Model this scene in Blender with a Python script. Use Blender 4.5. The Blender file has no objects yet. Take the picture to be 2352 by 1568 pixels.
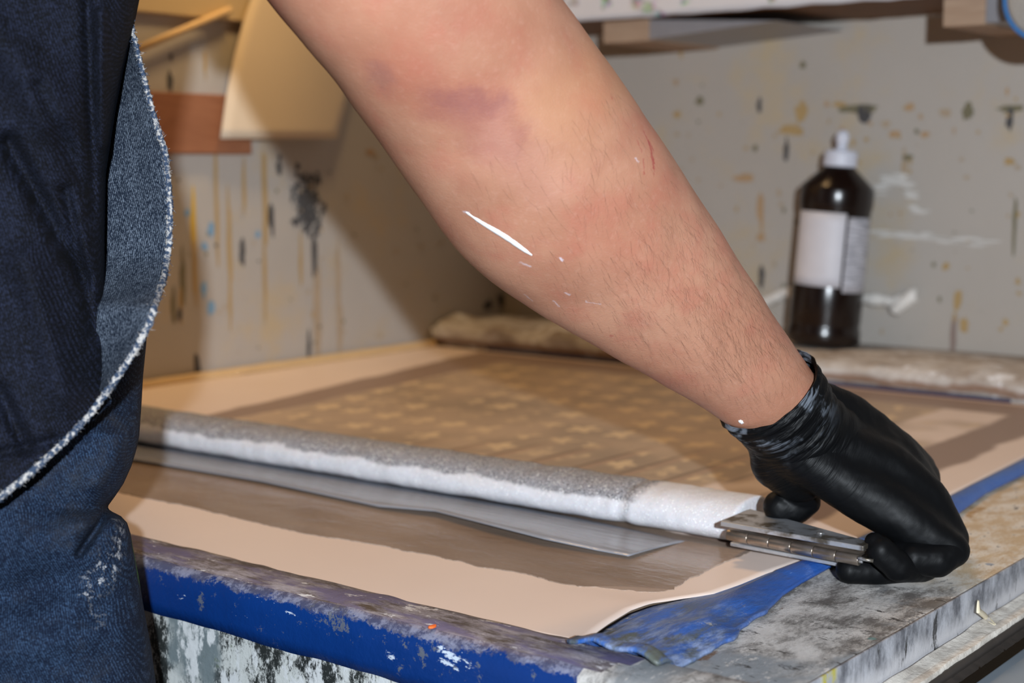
import bpy, bmesh, math, random
from mathutils import Vector, Matrix, noise
from mathutils.bvhtree import BVHTree
random.seed(7)
C = bpy.context.scene.collection
V = Vector

# ------------------------------------------------------------------ camera frame
F = 3457.0; PITCH = math.atan(414/3457.0); H = 0.24
CP, SP = math.cos(PITCH), math.sin(PITCH)
def ray(px, py):
    a = (px-1176)/F; b = -(py-784)/F
    return V((a, CP+b*SP, -SP+b*CP))
CAM = V((0, 0, H))
def W(px, py, z=0.0):
    r = ray(px, py); return CAM + r*((z-H)/r.z)
def D(px, py, d):
    return CAM + ray(px, py)*d
TH = math.radians(38.2)
O = W(1085, 778)
BED = Matrix.Translation(O) @ Matrix.Rotation(-TH, 4, 'Z')
BEDI = BED.inverted()
def L(px, py, z=0.0):                       # bed coordinates of a point on the plane z
    return BEDI @ W(px, py, z)
def LU(px, py, u):                          # ... on the plane u = const (left wall)
    a = BEDI @ CAM; b = (BEDI @ (CAM+ray(px, py))) - a
    return a + b*((u-a.x)/b.x)
def LV(px, py, v):                          # ... on the plane v = const (back wall)
    a = BEDI @ CAM; b = (BEDI @ (CAM+ray(px, py))) - a
    return a + b*((v-a.y)/b.y)

cam_d = bpy.data.cameras.new('camera'); cam = bpy.data.objects.new('camera', cam_d); C.objects.link(cam)
cam.location = CAM; cam.rotation_euler = (math.pi/2-PITCH, 0, 0)
cam_d.sensor_width = 36; cam_d.lens = 36*F/2352; cam_d.clip_start = 0.02
cam_d.dof.use_dof = True; cam_d.dof.focus_distance = 0.82; cam_d.dof.aperture_fstop = 7.0
bpy.context.scene.camera = cam

# ------------------------------------------------------------------ node helpers
def srgb(r, g, b):
    f = lambda c: (c/255/12.92) if c/255 <= .04045 else ((c/255+.055)/1.055)**2.4
    return (f(r), f(g), f(b), 1.0)
class G:
    def __init__(s, name, rough=.6, spec=.5, metal=0.0):
        s.M = bpy.data.materials.new(name); s.M.use_nodes = True; s.nt = s.M.node_tree
        s.b = s.nt.nodes['Principled BSDF']
        s.b.inputs['Roughness'].default_value = rough
        s.b.inputs['Specular IOR Level'].default_value = spec
        s.b.inputs['Metallic'].default_value = metal
        s.tc = None
    def n(s, t, ins=None, **kw):
        nd = s.nt.nodes.new(t)
        for k, v in kw.items(): setattr(nd, k, v)
        for k, v in (ins or {}).items(): s.put(nd.inputs[k], v)
        return nd
    def put(s, sock, v):
        if isinstance(v, bpy.types.NodeSocket): s.nt.links.new(v, sock)
        else:
            if sock.type == 'RGBA' and not hasattr(v, '__len__'): v = (v, v, v, 1)
            sock.default_value = v
    def obj(s):
        if s.tc is None: s.tc = s.nt.nodes.new('ShaderNodeTexCoord')
        return s.tc.outputs['Object']
    def map(s, vec, scale=(1,1,1), rot=(0,0,0), loc=(0,0,0)):
        return s.n('ShaderNodeMapping', {'Vector': vec, 'Scale': scale, 'Rotation': rot, 'Location': loc}).outputs[0]
    def noise(s, scale=5, detail=3, rough=.5, vec=None, dist=0, col=False):
        nd = s.n('ShaderNodeTexNoise', {'Vector': vec or s.obj(), 'Scale': scale, 'Detail': detail, 'Roughness': rough, 'Distortion': dist})
        return nd.outputs['Color' if col else 'Fac']
    def vor(s, scale=5, vec=None, feature='F1', rnd=1.0):
        return s.n('ShaderNodeTexVoronoi', {'Vector': vec or s.obj(), 'Scale': scale, 'Randomness': rnd}, feature=feature).outputs['Distance']
    def wave(s, scale, dist=0, vec=None, direction='X', dscale=1):
        return s.n('ShaderNodeTexWave', {'Vector': vec or s.obj(), 'Scale': scale, 'Distortion': dist, 'Detail Scale': dscale}, bands_direction=direction).outputs['Fac']
    def ss(s, x, a, b, lo=0.0, hi=1.0):
        return s.n('ShaderNodeMapRange', {'Value': x, 'From Min': a, 'From Max': b, 'To Min': lo, 'To Max': hi}, interpolation_type='SMOOTHSTEP').outputs[0]
    def m(s, op, a, b=0.0, c=0.0):
        nd = s.n('ShaderNodeMath', operation=op); s.put(nd.inputs[0], a); s.put(nd.inputs[1], b)
        if op in ('MULTIPLY_ADD', 'WRAP', 'PINGPONG'): s.put(nd.inputs[2], c)
        return nd.outputs[0]
    def mix(s, f, a, b):
        nd = s.n('ShaderNodeMix', data_type='RGBA'); s.put(nd.inputs[0], f); s.put(nd.inputs[6], a); s.put(nd.inputs[7], b)
        return nd.outputs[2]
    def xyz(s, vec=None):
        nd = s.n('ShaderNodeSeparateXYZ', {0: vec or s.obj()}); return nd.outputs
    def bump(s, h, dist=.001, strength=1.0):
        nd = s.n('ShaderNodeBump', {'Height': h, 'Distance': dist, 'Strength': strength})
        s.nt.links.new(nd.outputs[0], s.b.inputs['Normal']); return nd
    def color(s, c): s.put(s.b.inputs['Base Color'], c)
    def rough(s, c): s.put(s.b.inputs['Roughness'], c)
    def seg(s, P, A, B, r0, r1):               # 1 within r0 of the segment A-B, 0 beyond r1
        A = V(A); B = V(B); AB = B-A; l2 = max(AB.length_squared, 1e-12)
        d = s.n('ShaderNodeVectorMath', {0: P, 1: A}, operation='SUBTRACT').outputs[0]
        t = s.n('ShaderNodeVectorMath', {0: d, 1: AB/l2}, operation='DOT_PRODUCT').outputs['Value']
        t = s.n('ShaderNodeClamp', {0: t}).outputs[0]
        q = s.n('ShaderNodeVectorMath', {0: AB, 'Scale': t}, operation='SCALE').outputs[0]
        dd = s.n('ShaderNodeVectorMath', {0: d, 1: q}, operation='DISTANCE').outputs['Value']
        return s.ss(dd, r1, r0) if False else s.m('SUBTRACT', 1.0, s.ss(dd, r0, r1))
def plain(name, col, rough=.6, spec=.5, metal=0.0, nscale=40, var=.12):
    g = G(name, rough, spec, metal); c = srgb(*col)
    g.color(g.mix(g.noise(nscale, 4), tuple(x*(1-var) for x in c[:3])+(1,), tuple(min(1, x*(1+var)) for x in c[:3])+(1,)))
    return g

# ------------------------------------------------------------------ object helpers
def tag(o, label=None, cat=None, group=None, kind=None):
    if label: o['label'] = label
    if cat: o['category'] = cat
    if group: o['group'] = group
    if kind: o['kind'] = kind
    return o
def empty(name, mat4, label=None, cat=None, group=None):
    o = bpy.data.objects.new(name, None); C.objects.link(o); o.matrix_world = mat4; o.empty_display_size = .02
    return tag(o, label, cat, group)
def mesh(name, vs, fs, m, parent=None, mw=None, smooth=True, mi=None):
    me = bpy.data.meshes.new(name); me.from_pydata([tuple(v) for v in vs], [], fs)
    ms = m if isinstance(m, (list, tuple)) else [m]
    for x in ms: me.materials.append(x.M if isinstance(x, G) else x)
    if mi: me.polygons.foreach_set('material_index', mi)
    bm = bmesh.new(); bm.from_mesh(me); bmesh.ops.recalc_face_normals(bm, faces=bm.faces); bm.to_mesh(me); bm.free()
    if smooth: me.polygons.foreach_set('use_smooth', [True]*len(me.polygons))
    o = bpy.data.objects.new(name, me); C.objects.link(o)
    if parent: o.parent = parent
    if mw is not None and parent is None: o.matrix_world = mw
    return o
def boxv(x0, x1, y0, y1, z0, z1):
    vs = [(x, y, z) for x in (x0, x1) for y in (y0, y1) for z in (z0, z1)]
    return vs, [(0,1,3,2), (4,6,7,5), (0,4,5,1), (2,3,7,6), (0,2,6,4), (1,5,7,3)]
def bevel(o, w, seg=3):
    b = o.modifiers.new('bevel', 'BEVEL'); b.width = w; b.segments = seg; b.limit_method = 'ANGLE'; return o
def box(name, x0, x1, y0, y1, z0, z1, m, parent=None, mw=BED, bev=.0015):
    vs, fs = boxv(x0, x1, y0, y1, z0, z1)
    o = mesh(name, vs, fs, m, parent, mw, smooth=False)
    if bev: bevel(o, bev)
    return o
def prism(poly, z0, z1):
    n = len(poly); vs = [(p[0], p[1], z0) for p in poly]+[(p[0], p[1], z1) for p in poly]
    fs = [tuple(range(n))[::-1], tuple(range(n, 2*n))]+[(i, (i+1) % n, n+(i+1) % n, n+i) for i in range(n)]
    return vs, fs
def grid(nu, nv, f, cu=False, cv=False):
    vs = [f(i, j) for j in range(nv) for i in range(nu)]; fs = []
    for j in range(nv if cv else nv-1):
        for i in range(nu if cu else nu-1):
            a = j*nu+i; b = j*nu+(i+1) % nu; c = ((j+1) % nv)*nu+(i+1) % nu; d = ((j+1) % nv)*nu+i
            fs.append((a, b, c, d))
    return vs, fs
def solid(o, t, off=-1):
    s = o.modifiers.new('thickness', 'SOLIDIFY'); s.thickness = t; s.offset = off; return o
def interp(pts, x):                          # pts sorted by x: [(x, y...)]
    if x <= pts[0][0]: return pts[0][1]
    for a, b in zip(pts, pts[1:]):
        if x <= b[0]:
            t = (x-a[0])/(b[0]-a[0]+1e-12); return a[1]*(1-t)+b[1]*t
    return pts[-1][1]
def tube(pts, rads, n=12, cap=True, ecc=None):
    pts = [V(p) for p in pts]; vs = []; fs = []
    up = V((0, 0, 1)); k = len(pts)
    t0 = (pts[1]-pts[0]).normalized(); a = t0.cross(up)
    if a.length < .1: a = t0.cross(V((1, 0, 0)))
    a.normalize()
    for i, p in enumerate(pts):
        t = (pts[min(i+1, k-1)]-pts[max(i-1, 0)]).normalized()
        a = (a-t*a.dot(t)).normalized(); b = t.cross(a)
        for j in range(n):
            q = 2*math.pi*j/n; vs.append(p+(a*math.cos(q)+b*math.sin(q))*rads[i])
    for i in range(k-1):
        for j in range(n):
            fs.append((i*n+j, i*n+(j+1) % n, (i+1)*n+(j+1) % n, (i+1)*n+j))
    if cap: fs.append(tuple(range(n))[::-1]); fs.append(tuple(range((k-1)*n, k*n)))
    return vs, fs
def lathe(prof, n=40, M=Matrix.Identity(4)):
    vs, fs = grid(n, len(prof), lambda i, j: M @ V((prof[j][0]*math.cos(2*math.pi*i/n), prof[j][0]*math.sin(2*math.pi*i/n), prof[j][1])), cu=True)
    k = len(prof)
    fs.append(tuple(range(n))[::-1]); fs.append(tuple(range((k-1)*n, k*n)))
    return vs, fs
def join(parts):
    vs = []; fs = []
    for v, f in parts:
        o = len(vs); vs += list(v); fs += [tuple(i+o for i in q) for q in f]
    return vs, fs
def capsule(a, b, ra, rb, n=20):
    a = V(a); b = V(b); t = (b-a)
    if t.length < 1e-6: t = V((0, 0, 1e-5))
    t.normalize(); pts = []; rs = []
    for k in range(7):
        q = -math.pi/2+k*math.pi/12; pts.append(a+t*(ra*math.sin(q))); rs.append(max(ra*math.cos(q), 1e-5))
    for k in range(7):
        q = k*math.pi/12; pts.append(b+t*(rb*math.sin(q))); rs.append(max(rb*math.cos(q), 1e-5))
    return tube(pts, rs, n)
def chain(pts):                              # pts: (vec, radius)
    return join([capsule(a[0], b[0], a[1], b[1]) for a, b in zip(pts, pts[1:])])
def remeshed(vs, fs, voxel, smooth=4, factor=.5):
    me = bpy.data.meshes.new('tmp'); me.from_pydata([tuple(v) for v in vs], [], fs)
    o = bpy.data.objects.new('tmp', me); C.objects.link(o)
    r = o.modifiers.new('r', 'REMESH'); r.mode = 'VOXEL'; r.voxel_size = voxel; r.use_smooth_shade = True
    if smooth: s = o.modifiers.new('s', 'SMOOTH'); s.factor = factor; s.iterations = smooth
    bpy.context.view_layer.update()
    dg = bpy.context.evaluated_depsgraph_get()
    nm = bpy.data.meshes.new_from_object(o.evaluated_get(dg)); bpy.data.objects.remove(o)
    out = ([v.co.copy() for v in nm.vertices], [tuple(p.vertices) for p in nm.polygons], [v.normal.copy() for v in nm.vertices])
    bpy.data.meshes.remove(nm); bpy.data.meshes.remove(me)
    return out
def nz(p, s, seed=0.0): return noise.noise(V((p[0]*s+seed, p[1]*s+seed*.7, p[2]*s-seed)))

# ------------------------------------------------------------------ materials
# wall paint
wallm = G('dirty white wall paint', .45, .4)
p = wallm.obj()
c = wallm.mix(wallm.noise(3, 5, .6), srgb(170, 161, 151), srgb(186, 180, 173))
c = wallm.mix(wallm.ss(wallm.noise(9, 6, .65), .52, .75), c, srgb(188, 170, 140))
c = wallm.mix(wallm.m('MULTIPLY', wallm.ss(wallm.noise(70, 3, .6), .68, .8), .5), c, srgb(120, 100, 70))
wallm.color(c); wallm.bump(wallm.noise(60, 4), .001, .3)
def flat(name, col, rough=.6): return plain(name, col, rough, var=.1, nscale=60)
st_ochre = flat('ochre drip', (174, 146, 100)); st_yellow = flat('yellow paint', (206, 166, 60)); st_blue = flat('blue paint spot', (120, 156, 184))
st_green = flat('green paint drip', (118, 112, 88)); st_dark = flat('dark grey paint', (74, 73, 74)); st_brown = flat('brown drip', (172, 154, 132))
st_rust = flat('rust coloured stain', (176, 146, 112)); st_white = flat('white scuff', (208, 205, 200)); st_plum = flat('plum drip', (140, 122, 114))
STM = [wallm, st_ochre, st_yellow, st_blue, st_green, st_dark, st_brown, st_rust, st_white, st_plum]
OC, YE, BL, GR, DK, BR, RU, WH, PL = range(1, 10)

brownwood = G('reddish brown board', .6)
q = brownwood.map(brownwood.obj(), (1, 2, 14))
brownwood.color(brownwood.mix(brownwood.noise(5, 5, .6, q, 1), srgb(120, 72, 48), srgb(172, 116, 82)))
lightwood = G('pale wood', .6)
q = lightwood.map(lightwood.obj(), (2, 2, 20))
lightwood.color(lightwood.mix(lightwood.noise(6, 5, .6, q, .6), srgb(190, 155, 112), srgb(224, 196, 150)))
endwood = G('raw bracket wood', .65)
q = endwood.map(endwood.obj(), (3, 3, 40))
endwood.color(endwood.mix(endwood.noise(4, 4, .6, q), srgb(132, 100, 76), srgb(196, 170, 146)))
card = plain('kraft card', (214, 196, 172), .7, nscale=6, var=.06)
silver = plain('grey painted metal', (150, 150, 156), .4, metal=.3)
shelfwood = plain('dark shelf underside', (110, 78, 50), .7, nscale=30, var=.3)

# shelf edge splattered
spl = G('paint splattered white edge', .5)
c = srgb(205, 205, 210)
vc = spl.n('ShaderNodeTexVoronoi', {'Vector': spl.obj(), 'Scale': 110.0})
hue = spl.n('ShaderNodeHueSaturation', {'Color': vc.outputs['Color'], 'Saturation': .6, 'Value': .5}).outputs[0]
c2 = spl.mix(spl.ss(spl.noise(30, 4), .56, .64), c, hue)
spl.color(c2)

# film covered screen sheet
sheet = G('pinkish beige coated sheet', .42, .45)
S = sheet
X, Y, Z = S.xyz()[:3]
base = S.mix(S.noise(7, 3), srgb(232, 213, 202), srgb(238, 221, 210))
nn = S.m('MULTIPLY', S.m('SUBTRACT', S.noise(14, 3), .5), .02)
Xn = S.m('ADD', X, nn)
# left border: between two slanting lines, top border, right border
l_out = S.m('MULTIPLY_ADD', Y, -.189, .080); l_in = S.m('MULTIPLY_ADD', Y, -.12, .165)
e = .004
def gt(a, b, soft=e): return S.ss(S.m('SUBTRACT', a, b), -soft, soft)
inside_o = S.m('MULTIPLY', gt(Xn, l_out), gt(.850, Xn)); inside_o = S.m('MULTIPLY', S.m('MULTIPLY', inside_o, gt(-.105, Y)), gt(Y, S.m('MULTIPLY_ADD', nn, .5, -.866)))
inside_i = S.m('MULTIPLY', gt(Xn, l_in), gt(.803, Xn)); inside_i = S.m('MULTIPLY', inside_i, gt(-.165, Y))
band = S.m('SUBTRACT', inside_o, inside_i)
col = S.mix(S.m('MULTIPLY', band, .85), base, srgb(132, 106, 90))
pat_area = S.m('MULTIPLY', inside_i, gt(Y, -.72))
pat_area = S.m('MULTIPLY', pat_area, S.m('SUBTRACT', 1.0, S.m('MULTIPLY', gt(X, .735), S.ss(S.noise(9, 2), .35, .55))))
patbg = S.mix(S.ss(S.noise(6, 4, .6), .35, .7), srgb(182, 156, 124), srgb(136, 116, 88))
col = S.mix(S.m('MULTIPLY', pat_area, .8), col, patbg)
# star cells
PU, PV = .041, .056
row = S.m('FLOOR', S.m('DIVIDE', Y, PV))
xs = S.m('ADD', X, S.m('MULTIPLY', row, PU*.37))
cx = S.m('SUBTRACT', S.m('FLOORED_MODULO', xs, PU), PU/2); cy = S.m('SUBTRACT', S.m('FLOORED_MODULO', Y, PV), PV/2)
rr = S.m('SQRT', S.m('ADD', S.m('MULTIPLY', cx, cx), S.m('MULTIPLY', S.m('MULTIPLY', cy, cy), .62)))
an = S.m('ADD', S.m('ARCTAN2', cy, cx), math.pi*2+.9)
am = S.m('ABSOLUTE', S.m('SUBTRACT', S.m('FLOORED_MODULO', an, math.pi*2/5), math.pi/5))
lim = S.m('MULTIPLY_ADD', am, .0155, .0075)
star = S.ss(S.m('SUBTRACT', lim, S.m('ADD', rr, S.m('MULTIPLY', S.m('SUBTRACT', S.noise(70, 4), .5), .016))), -.002, .003)
star = S.m('MULTIPLY', star, S.ss(S.noise(24, 4), .40, .56))
col = S.mix(S.m('MULTIPLY', S.m('MULTIPLY', star, pat_area), .8), col, srgb(232, 206, 166))
# paired stripes running away from the camera in the near part
lw = S.m('ABSOLUTE', S.m('SUBTRACT', S.m('FLOORED_MODULO', X, PU*1.0), .004))
lines = S.m('SUBTRACT', 1.0, S.ss(lw, .0015, .003)); lw2 = S.m('ABSOLUTE', S.m('SUBTRACT', S.m('FLOORED_MODULO', X, PU*1.0), .0105))
lines2 = S.m('SUBTRACT', 1.0, S.ss(lw2, .003, .0045))
nearp = S.m('MULTIPLY', gt(S.m('MULTIPLY_ADD', X, .55, -.86), Y, .05), pat_area)
col = S.mix(S.m('MULTIPLY', S.m('MULTIPLY', lines, nearp), .6), col, srgb(112, 92, 74))
col = S.mix(S.m('MULTIPLY', S.m('MULTIPLY', lines2, nearp), .6), col, srgb(176, 146, 124))
S.color(col)
S.bump(S.noise(9, 2), .002, .25)

blue = G('chipped blue paint', .38, .5)
c = blue.mix(blue.noise(12, 4), srgb(4, 40, 98), srgb(10, 58, 132))
c = blue.mix(blue.ss(blue.noise(38, 8, .8), .570, .60), c, srgb(92, 98, 112))
c = blue.mix(blue.ss(blue.noise(26, 6, .75, blue.map(blue.obj(), (.6, 1, 1.6), loc=(3, 1, 2))), .63, .66), c, srgb(196, 208, 224))
zz = blue.xyz()[2]
edge = blue.ss(blue.m('ADD', zz, blue.m('MULTIPLY', blue.m('SUBTRACT', blue.noise(34, 8, .8), .5), .026)), -.0012, .0006)
c = blue.mix(blue.m('MULTIPLY', edge, .75), c, blue.mix(blue.ss(blue.noise(70, 6, .8), .45, .6), srgb(84, 84, 100), srgb(150, 152, 170)))
blue.color(c); blue.bump(blue.noise(45, 6, .7), .0012, .8)
railtop = G('worn purple grey paint', .5, .4)
q = railtop.map(railtop.obj(), (1, 3.5, 1))
c = railtop.mix(railtop.ss(railtop.noise(22, 9, .82, q), .38, .62), srgb(66, 58, 54), srgb(164, 160, 170))
c = railtop.mix(railtop.ss(railtop.noise(18, 4, .6, q), .45, .6), c, srgb(102, 98, 130))
c = railtop.mix(railtop.ss(railtop.noise(30, 6, .75, railtop.map(railtop.obj(), (1, 2, 1), loc=(5, 5, 5))), .58, .63), c, srgb(208, 208, 212))
railtop.color(c); railtop.bump(railtop.noise(60, 6, .7), .001, .9)

tape = G('smeared blue rubber', .32, .5)
xo = tape.xyz()
q = tape.map(tape.obj(), (3, .9, 1), rot=(0, 0, .1))
c = tape.mix(tape.noise(11, 5, .65, q, .6), srgb(14, 66, 152), srgb(70, 122, 200))
frontm = tape.ss(tape.m('ADD', xo[1], tape.m('MULTIPLY', tape.m('SUBTRACT', tape.noise(20, 3), .5), .12)), -.83, -.93)
c = tape.mix(tape.m('MULTIPLY', frontm, tape.ss(tape.noise(26, 5, .7, q), .42, .62)), c, srgb(88, 94, 88))
c = tape.mix(tape.m('MULTIPLY', frontm, tape.ss(tape.noise(22, 7, .75, tape.map(tape.obj(), (3, 1, 1), loc=(2, 7, 0))), .46, .62)), c, srgb(134, 152, 190))
c = tape.mix(tape.m('MULTIPLY', frontm, tape.ss(tape.noise(42, 8, .8), .60, .66)), c, srgb(188, 184, 172))
c = tape.mix(tape.ss(tape.noise(70, 5, .7, q), .66, .72), c, srgb(150, 178, 225))
tape.color(c); tape.bump(tape.noise(34, 6, .7, q), .002, .8)

bench = G('paint crusted worktop', .55, .35)
q = bench.map(bench.obj(), (2.2, 1, 1), rot=(0, 0, .5))
c = bench.mix(bench.ss(bench.noise(16, 9, .8, q), .40, .60), srgb(122, 117, 113), srgb(238, 234, 230))
c = bench.mix(bench.ss(bench.noise(9, 5, .6, bench.map(bench.obj(), (1.6, 1, 1), loc=(4, 2, 0))), .52, .64), c, srgb(164, 170, 176))
c = bench.mix(bench.ss(bench.noise(22, 6, .7, bench.map(bench.obj(), (2, 1, 1), loc=(1, 9, 0))), .6, .68), c, srgb(136, 108, 88))
c = bench.mix(bench.ss(bench.noise(46, 8, .8, q), .57, .62), c, srgb(234, 230, 226))
c = bench.mix(bench.ss(bench.noise(60, 8, .8, bench.map(bench.obj(), (1, 2.4, 1), loc=(6, 1, 3))), .58, .62), c, srgb(70, 66, 64))
far = bench.ss(bench.m('ADD', bench.xyz()[1], bench.m('MULTIPLY', bench.m('SUBTRACT', bench.noise(12, 4), .5), .16)), -.80, -.70)
tan = bench.mix(bench.ss(bench.noise(30, 8, .8, q), .42, .58), srgb(222, 198, 164), srgb(246, 238, 226))
tan = bench.mix(bench.ss(bench.noise(60, 5, .7, q), .60, .68), tan, srgb(80, 72, 70))
tan = bench.mix(bench.ss(bench.noise(17, 5, .7, bench.map(bench.obj(), (2, 1, 1), loc=(9, 9, 0))), .60, .66), tan, srgb(198, 162, 116))
c = bench.mix(far, c, tan)
vc = bench.n('ShaderNodeTexVoronoi', {'Vector': bench.obj(), 'Scale': 42.0})
spk = bench.m('SUBTRACT', 1.0, bench.ss(vc.outputs['Distance'], .09, .14))
spk = bench.m('MULTIPLY', spk, bench.ss(bench.noise(13, 2, .5, bench.map(bench.obj(), loc=(3, 3, 3))), .5, .6))
spc = bench.n('ShaderNodeHueSaturation', {'Color': vc.outputs['Color'], 'Saturation': .9, 'Value': .45}).outputs[0]
c = bench.mix(bench.m('MULTIPLY', spk, .55), c, spc)
bench.color(c); bench.bump(bench.noise(70, 9, .8, q), .0018, 1.0)

panel = G('paint splattered side panel', .55, .4)
q = panel.map(panel.obj(), (1, 1, .55))
c = panel.mix(panel.ss(panel.noise(38, 9, .85, q), .46, .53), srgb(40, 44, 44), srgb(196, 200, 198))
c = panel.mix(panel.ss(panel.noise(9, 5, .6, q), .57, .65), c, srgb(112, 124, 128))
c = panel.mix(panel.ss(panel.noise(28, 6, .75, panel.map(panel.obj(), (1, 1, .55), loc=(7, 2, 3))), .52, .58), c, srgb(206, 210, 212))
c = panel.mix(panel.ss(panel.noise(30, 5, .7, panel.map(panel.obj(), loc=(1, 8, 3))), .62, .68), c, srgb(90, 104, 74))
c = panel.mix(panel.ss(panel.noise(16, 4, .7, panel.map(panel.obj(), loc=(4, 3, 9))), .69, .71), c, srgb(150, 20, 48))
panel.color(c); panel.bump(panel.noise(60, 6, .7), .0012, .8)

steel = G('paint smeared steel', .4, .5, .35)
q = steel.map(steel.obj(), (1, 1.5, .8))
c = steel.mix(steel.ss(steel.noise(30, 8, .75, q), .35, .65), srgb(96, 98, 106), srgb(206, 208, 216))
low = steel.ss(steel.m('ADD', steel.xyz()[2], steel.m('MULTIPLY', steel.m('SUBTRACT', steel.noise(26, 5, .7, q), .5), .03)), -.022, -.010)
c = steel.mix(low, steel.mix(steel.noise(40, 5, .7, q), srgb(196, 196, 202), srgb(228, 228, 232)), c)
c = steel.mix(steel.ss(steel.noise(36, 8, .8, steel.map(steel.obj(), (1, 2, .6), loc=(3, 2, 1))), .57, .64), c, srgb(56, 56, 58))
ym = steel.m('SUBTRACT', 1.0, steel.ss(steel.m('ABSOLUTE', steel.m('SUBTRACT', steel.xyz()[1], -.925)), .004, .010))
c = steel.mix(steel.m('MULTIPLY', ym, steel.ss(steel.noise(60, 5, .7, q), .48, .6)), c, srgb(206, 196, 60))
steel.color(c); steel.bump(steel.noise(60, 7, .75, q), .001, .7)
crust = G('cream paint crust', .6, .3)
c = crust.mix(crust.ss(crust.noise(40, 7, .7), .35, .6), srgb(176, 168, 158), srgb(226, 220, 210))
c = crust.mix(crust.ss(crust.noise(22, 5, .7), .58, .68), c, srgb(178, 152, 122))
crust.color(c); crust.bump(crust.noise(90, 6, .7), .0015, 1)
blackedge = plain('blackened edge', (52, 46, 42), .5, var=.5)
bluesteel = plain('pale blue grey sheet metal', (150, 162, 174), .3, metal=.2, nscale=15, var=.2)

ledge = G('paint crusted ledge', .6, .3)
c = ledge.mix(ledge.ss(ledge.noise(14, 6, .7, ledge.map(ledge.obj(), (1, 2, 2))), .35, .65), srgb(150, 136, 124), srgb(206, 202, 198))
c = ledge.mix(ledge.ss(ledge.noise(30, 6, .7), .56, .64), c, srgb(226, 226, 228))
zl = ledge.m('ADD', ledge.xyz()[2], ledge.m('MULTIPLY', ledge.m('SUBTRACT', ledge.noise(25, 3), .5), .012))
bandb = ledge.m('MULTIPLY', ledge.ss(zl, .004, .007), ledge.m('SUBTRACT', 1.0, ledge.ss(zl, .011, .015)))
c = ledge.mix(ledge.m('MULTIPLY', bandb, .8), c, srgb(132, 98, 74))
ledge.color(c); ledge.bump(ledge.noise(50, 6, .7), .003, 1)
navy = plain('dark navy edge', (22, 34, 78), .4)

foam = G('foam', .75, .25)
fx, fy, fz = foam.xyz()[:3]
fn = foam.noise(26, 4, .6, foam.map(foam.obj(), (1, 1, .3)))
edgez = foam.m('ADD', fz, foam.m('MULTIPLY', foam.m('SUBTRACT', fn, .5), .016))
topm = foam.ss(edgez, .0188, .0218)
endm = foam.m('SUBTRACT', 1.0, foam.ss(foam.m('ADD', fx, foam.m('MULTIPLY', foam.m('SUBTRACT', foam.noise(60, 3), .5), .02)), .765, .775))
seam = foam.m('SUBTRACT', 1.0, foam.ss(foam.m('ABSOLUTE', foam.m('SUBTRACT', foam.m('ADD', fx, foam.m('MULTIPLY', foam.m('SUBTRACT', foam.noise(90, 2), .5), .004)), .7655)), .0006, .004))
gmask = foam.m('MULTIPLY', topm, endm)
gmask = foam.m('MAXIMUM', gmask, foam.m('MULTIPLY', seam, foam.m('MULTIPLY', foam.ss(fz, .004, .018), .5)))
fine = foam.noise(1300, 2, .8)
grey = foam.mix(foam.ss(fine, .42, .58), srgb(84, 84, 90), srgb(186, 186, 192))
white = foam.mix(foam.noise(300, 3, .6), srgb(202, 201, 207), srgb(230, 229, 233))
c = foam.mix(gmask, white, grey)
spv = foam.m('SUBTRACT', 1.0, foam.ss(foam.vor(560), .20, .29))
spv = foam.m('MULTIPLY', spv, foam.ss(foam.noise(170, 2), .47, .55))
c = foam.mix(spv, c, (1, 1, 1, 1)); foam.color(c)  # sparkling glints painted into the colour as pure white dots
foam.rough(foam.mix(spv, .8, .15))
foam.bump(foam.m('ADD', foam.noise(900, 2, .7), foam.m('MULTIPLY', foam.noise(60, 3), 1.5)), .0009, .7)
foam.b.inputs['Subsurface Weight'].default_value = .15; foam.b.inputs['Subsurface Scale'].default_value = .004

film = G('cloudy wet plastic film', .13, .6)
q = film.map(film.obj(), (1, 8, 1))
film.color(film.mix(film.noise(9, 4, .6, q), srgb(132, 136, 146), srgb(172, 176, 186)))
film.b.inputs['Alpha'].default_value = .82; film.bump(film.noise(30, 3, .5, q), .0008, .5)
wet = G('brown wet varnish', .16, .6)
q = wet.map(wet.obj(), (1, 2.4, 1), rot=(0, 0, .3))
wet.color(wet.mix(wet.ss(wet.noise(6, 3, .5, q), .3, .75), srgb(160, 138, 120), srgb(190, 172, 158)))
wet.b.inputs['Alpha'].default_value = .6
wet.bump(wet.m('ADD', wet.noise(25, 4, .6, q), wet.m('MULTIPLY', wet.noise(160, 2, .6, q), .15)), .0016, .5)

alu = G('worn aluminium plate', .38, .5, .75)
c = alu.mix(alu.noise(60, 5, .7, alu.map(alu.obj(), (.5, 2, 2))), srgb(160, 162, 168), srgb(226, 228, 232))
c = alu.mix(alu.ss(alu.noise(40, 4, .6), .5, .62), c, srgb(112, 104, 92))
c = alu.mix(alu.ss(alu.noise(50, 4, .6, alu.map(alu.obj(), loc=(5, 5, 5))), .62, .68), c, srgb(205, 212, 224))
alu.color(c); alu.bump(alu.noise(150, 4), .0004, .5)
hinge = G('brown tarnished hinge', .3, .5, .9)
hinge.color(hinge.mix(hinge.noise(70, 5, .7), srgb(130, 114, 100), srgb(200, 188, 176))); hinge.bump(hinge.noise(200, 4), .0003, .5)

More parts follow.
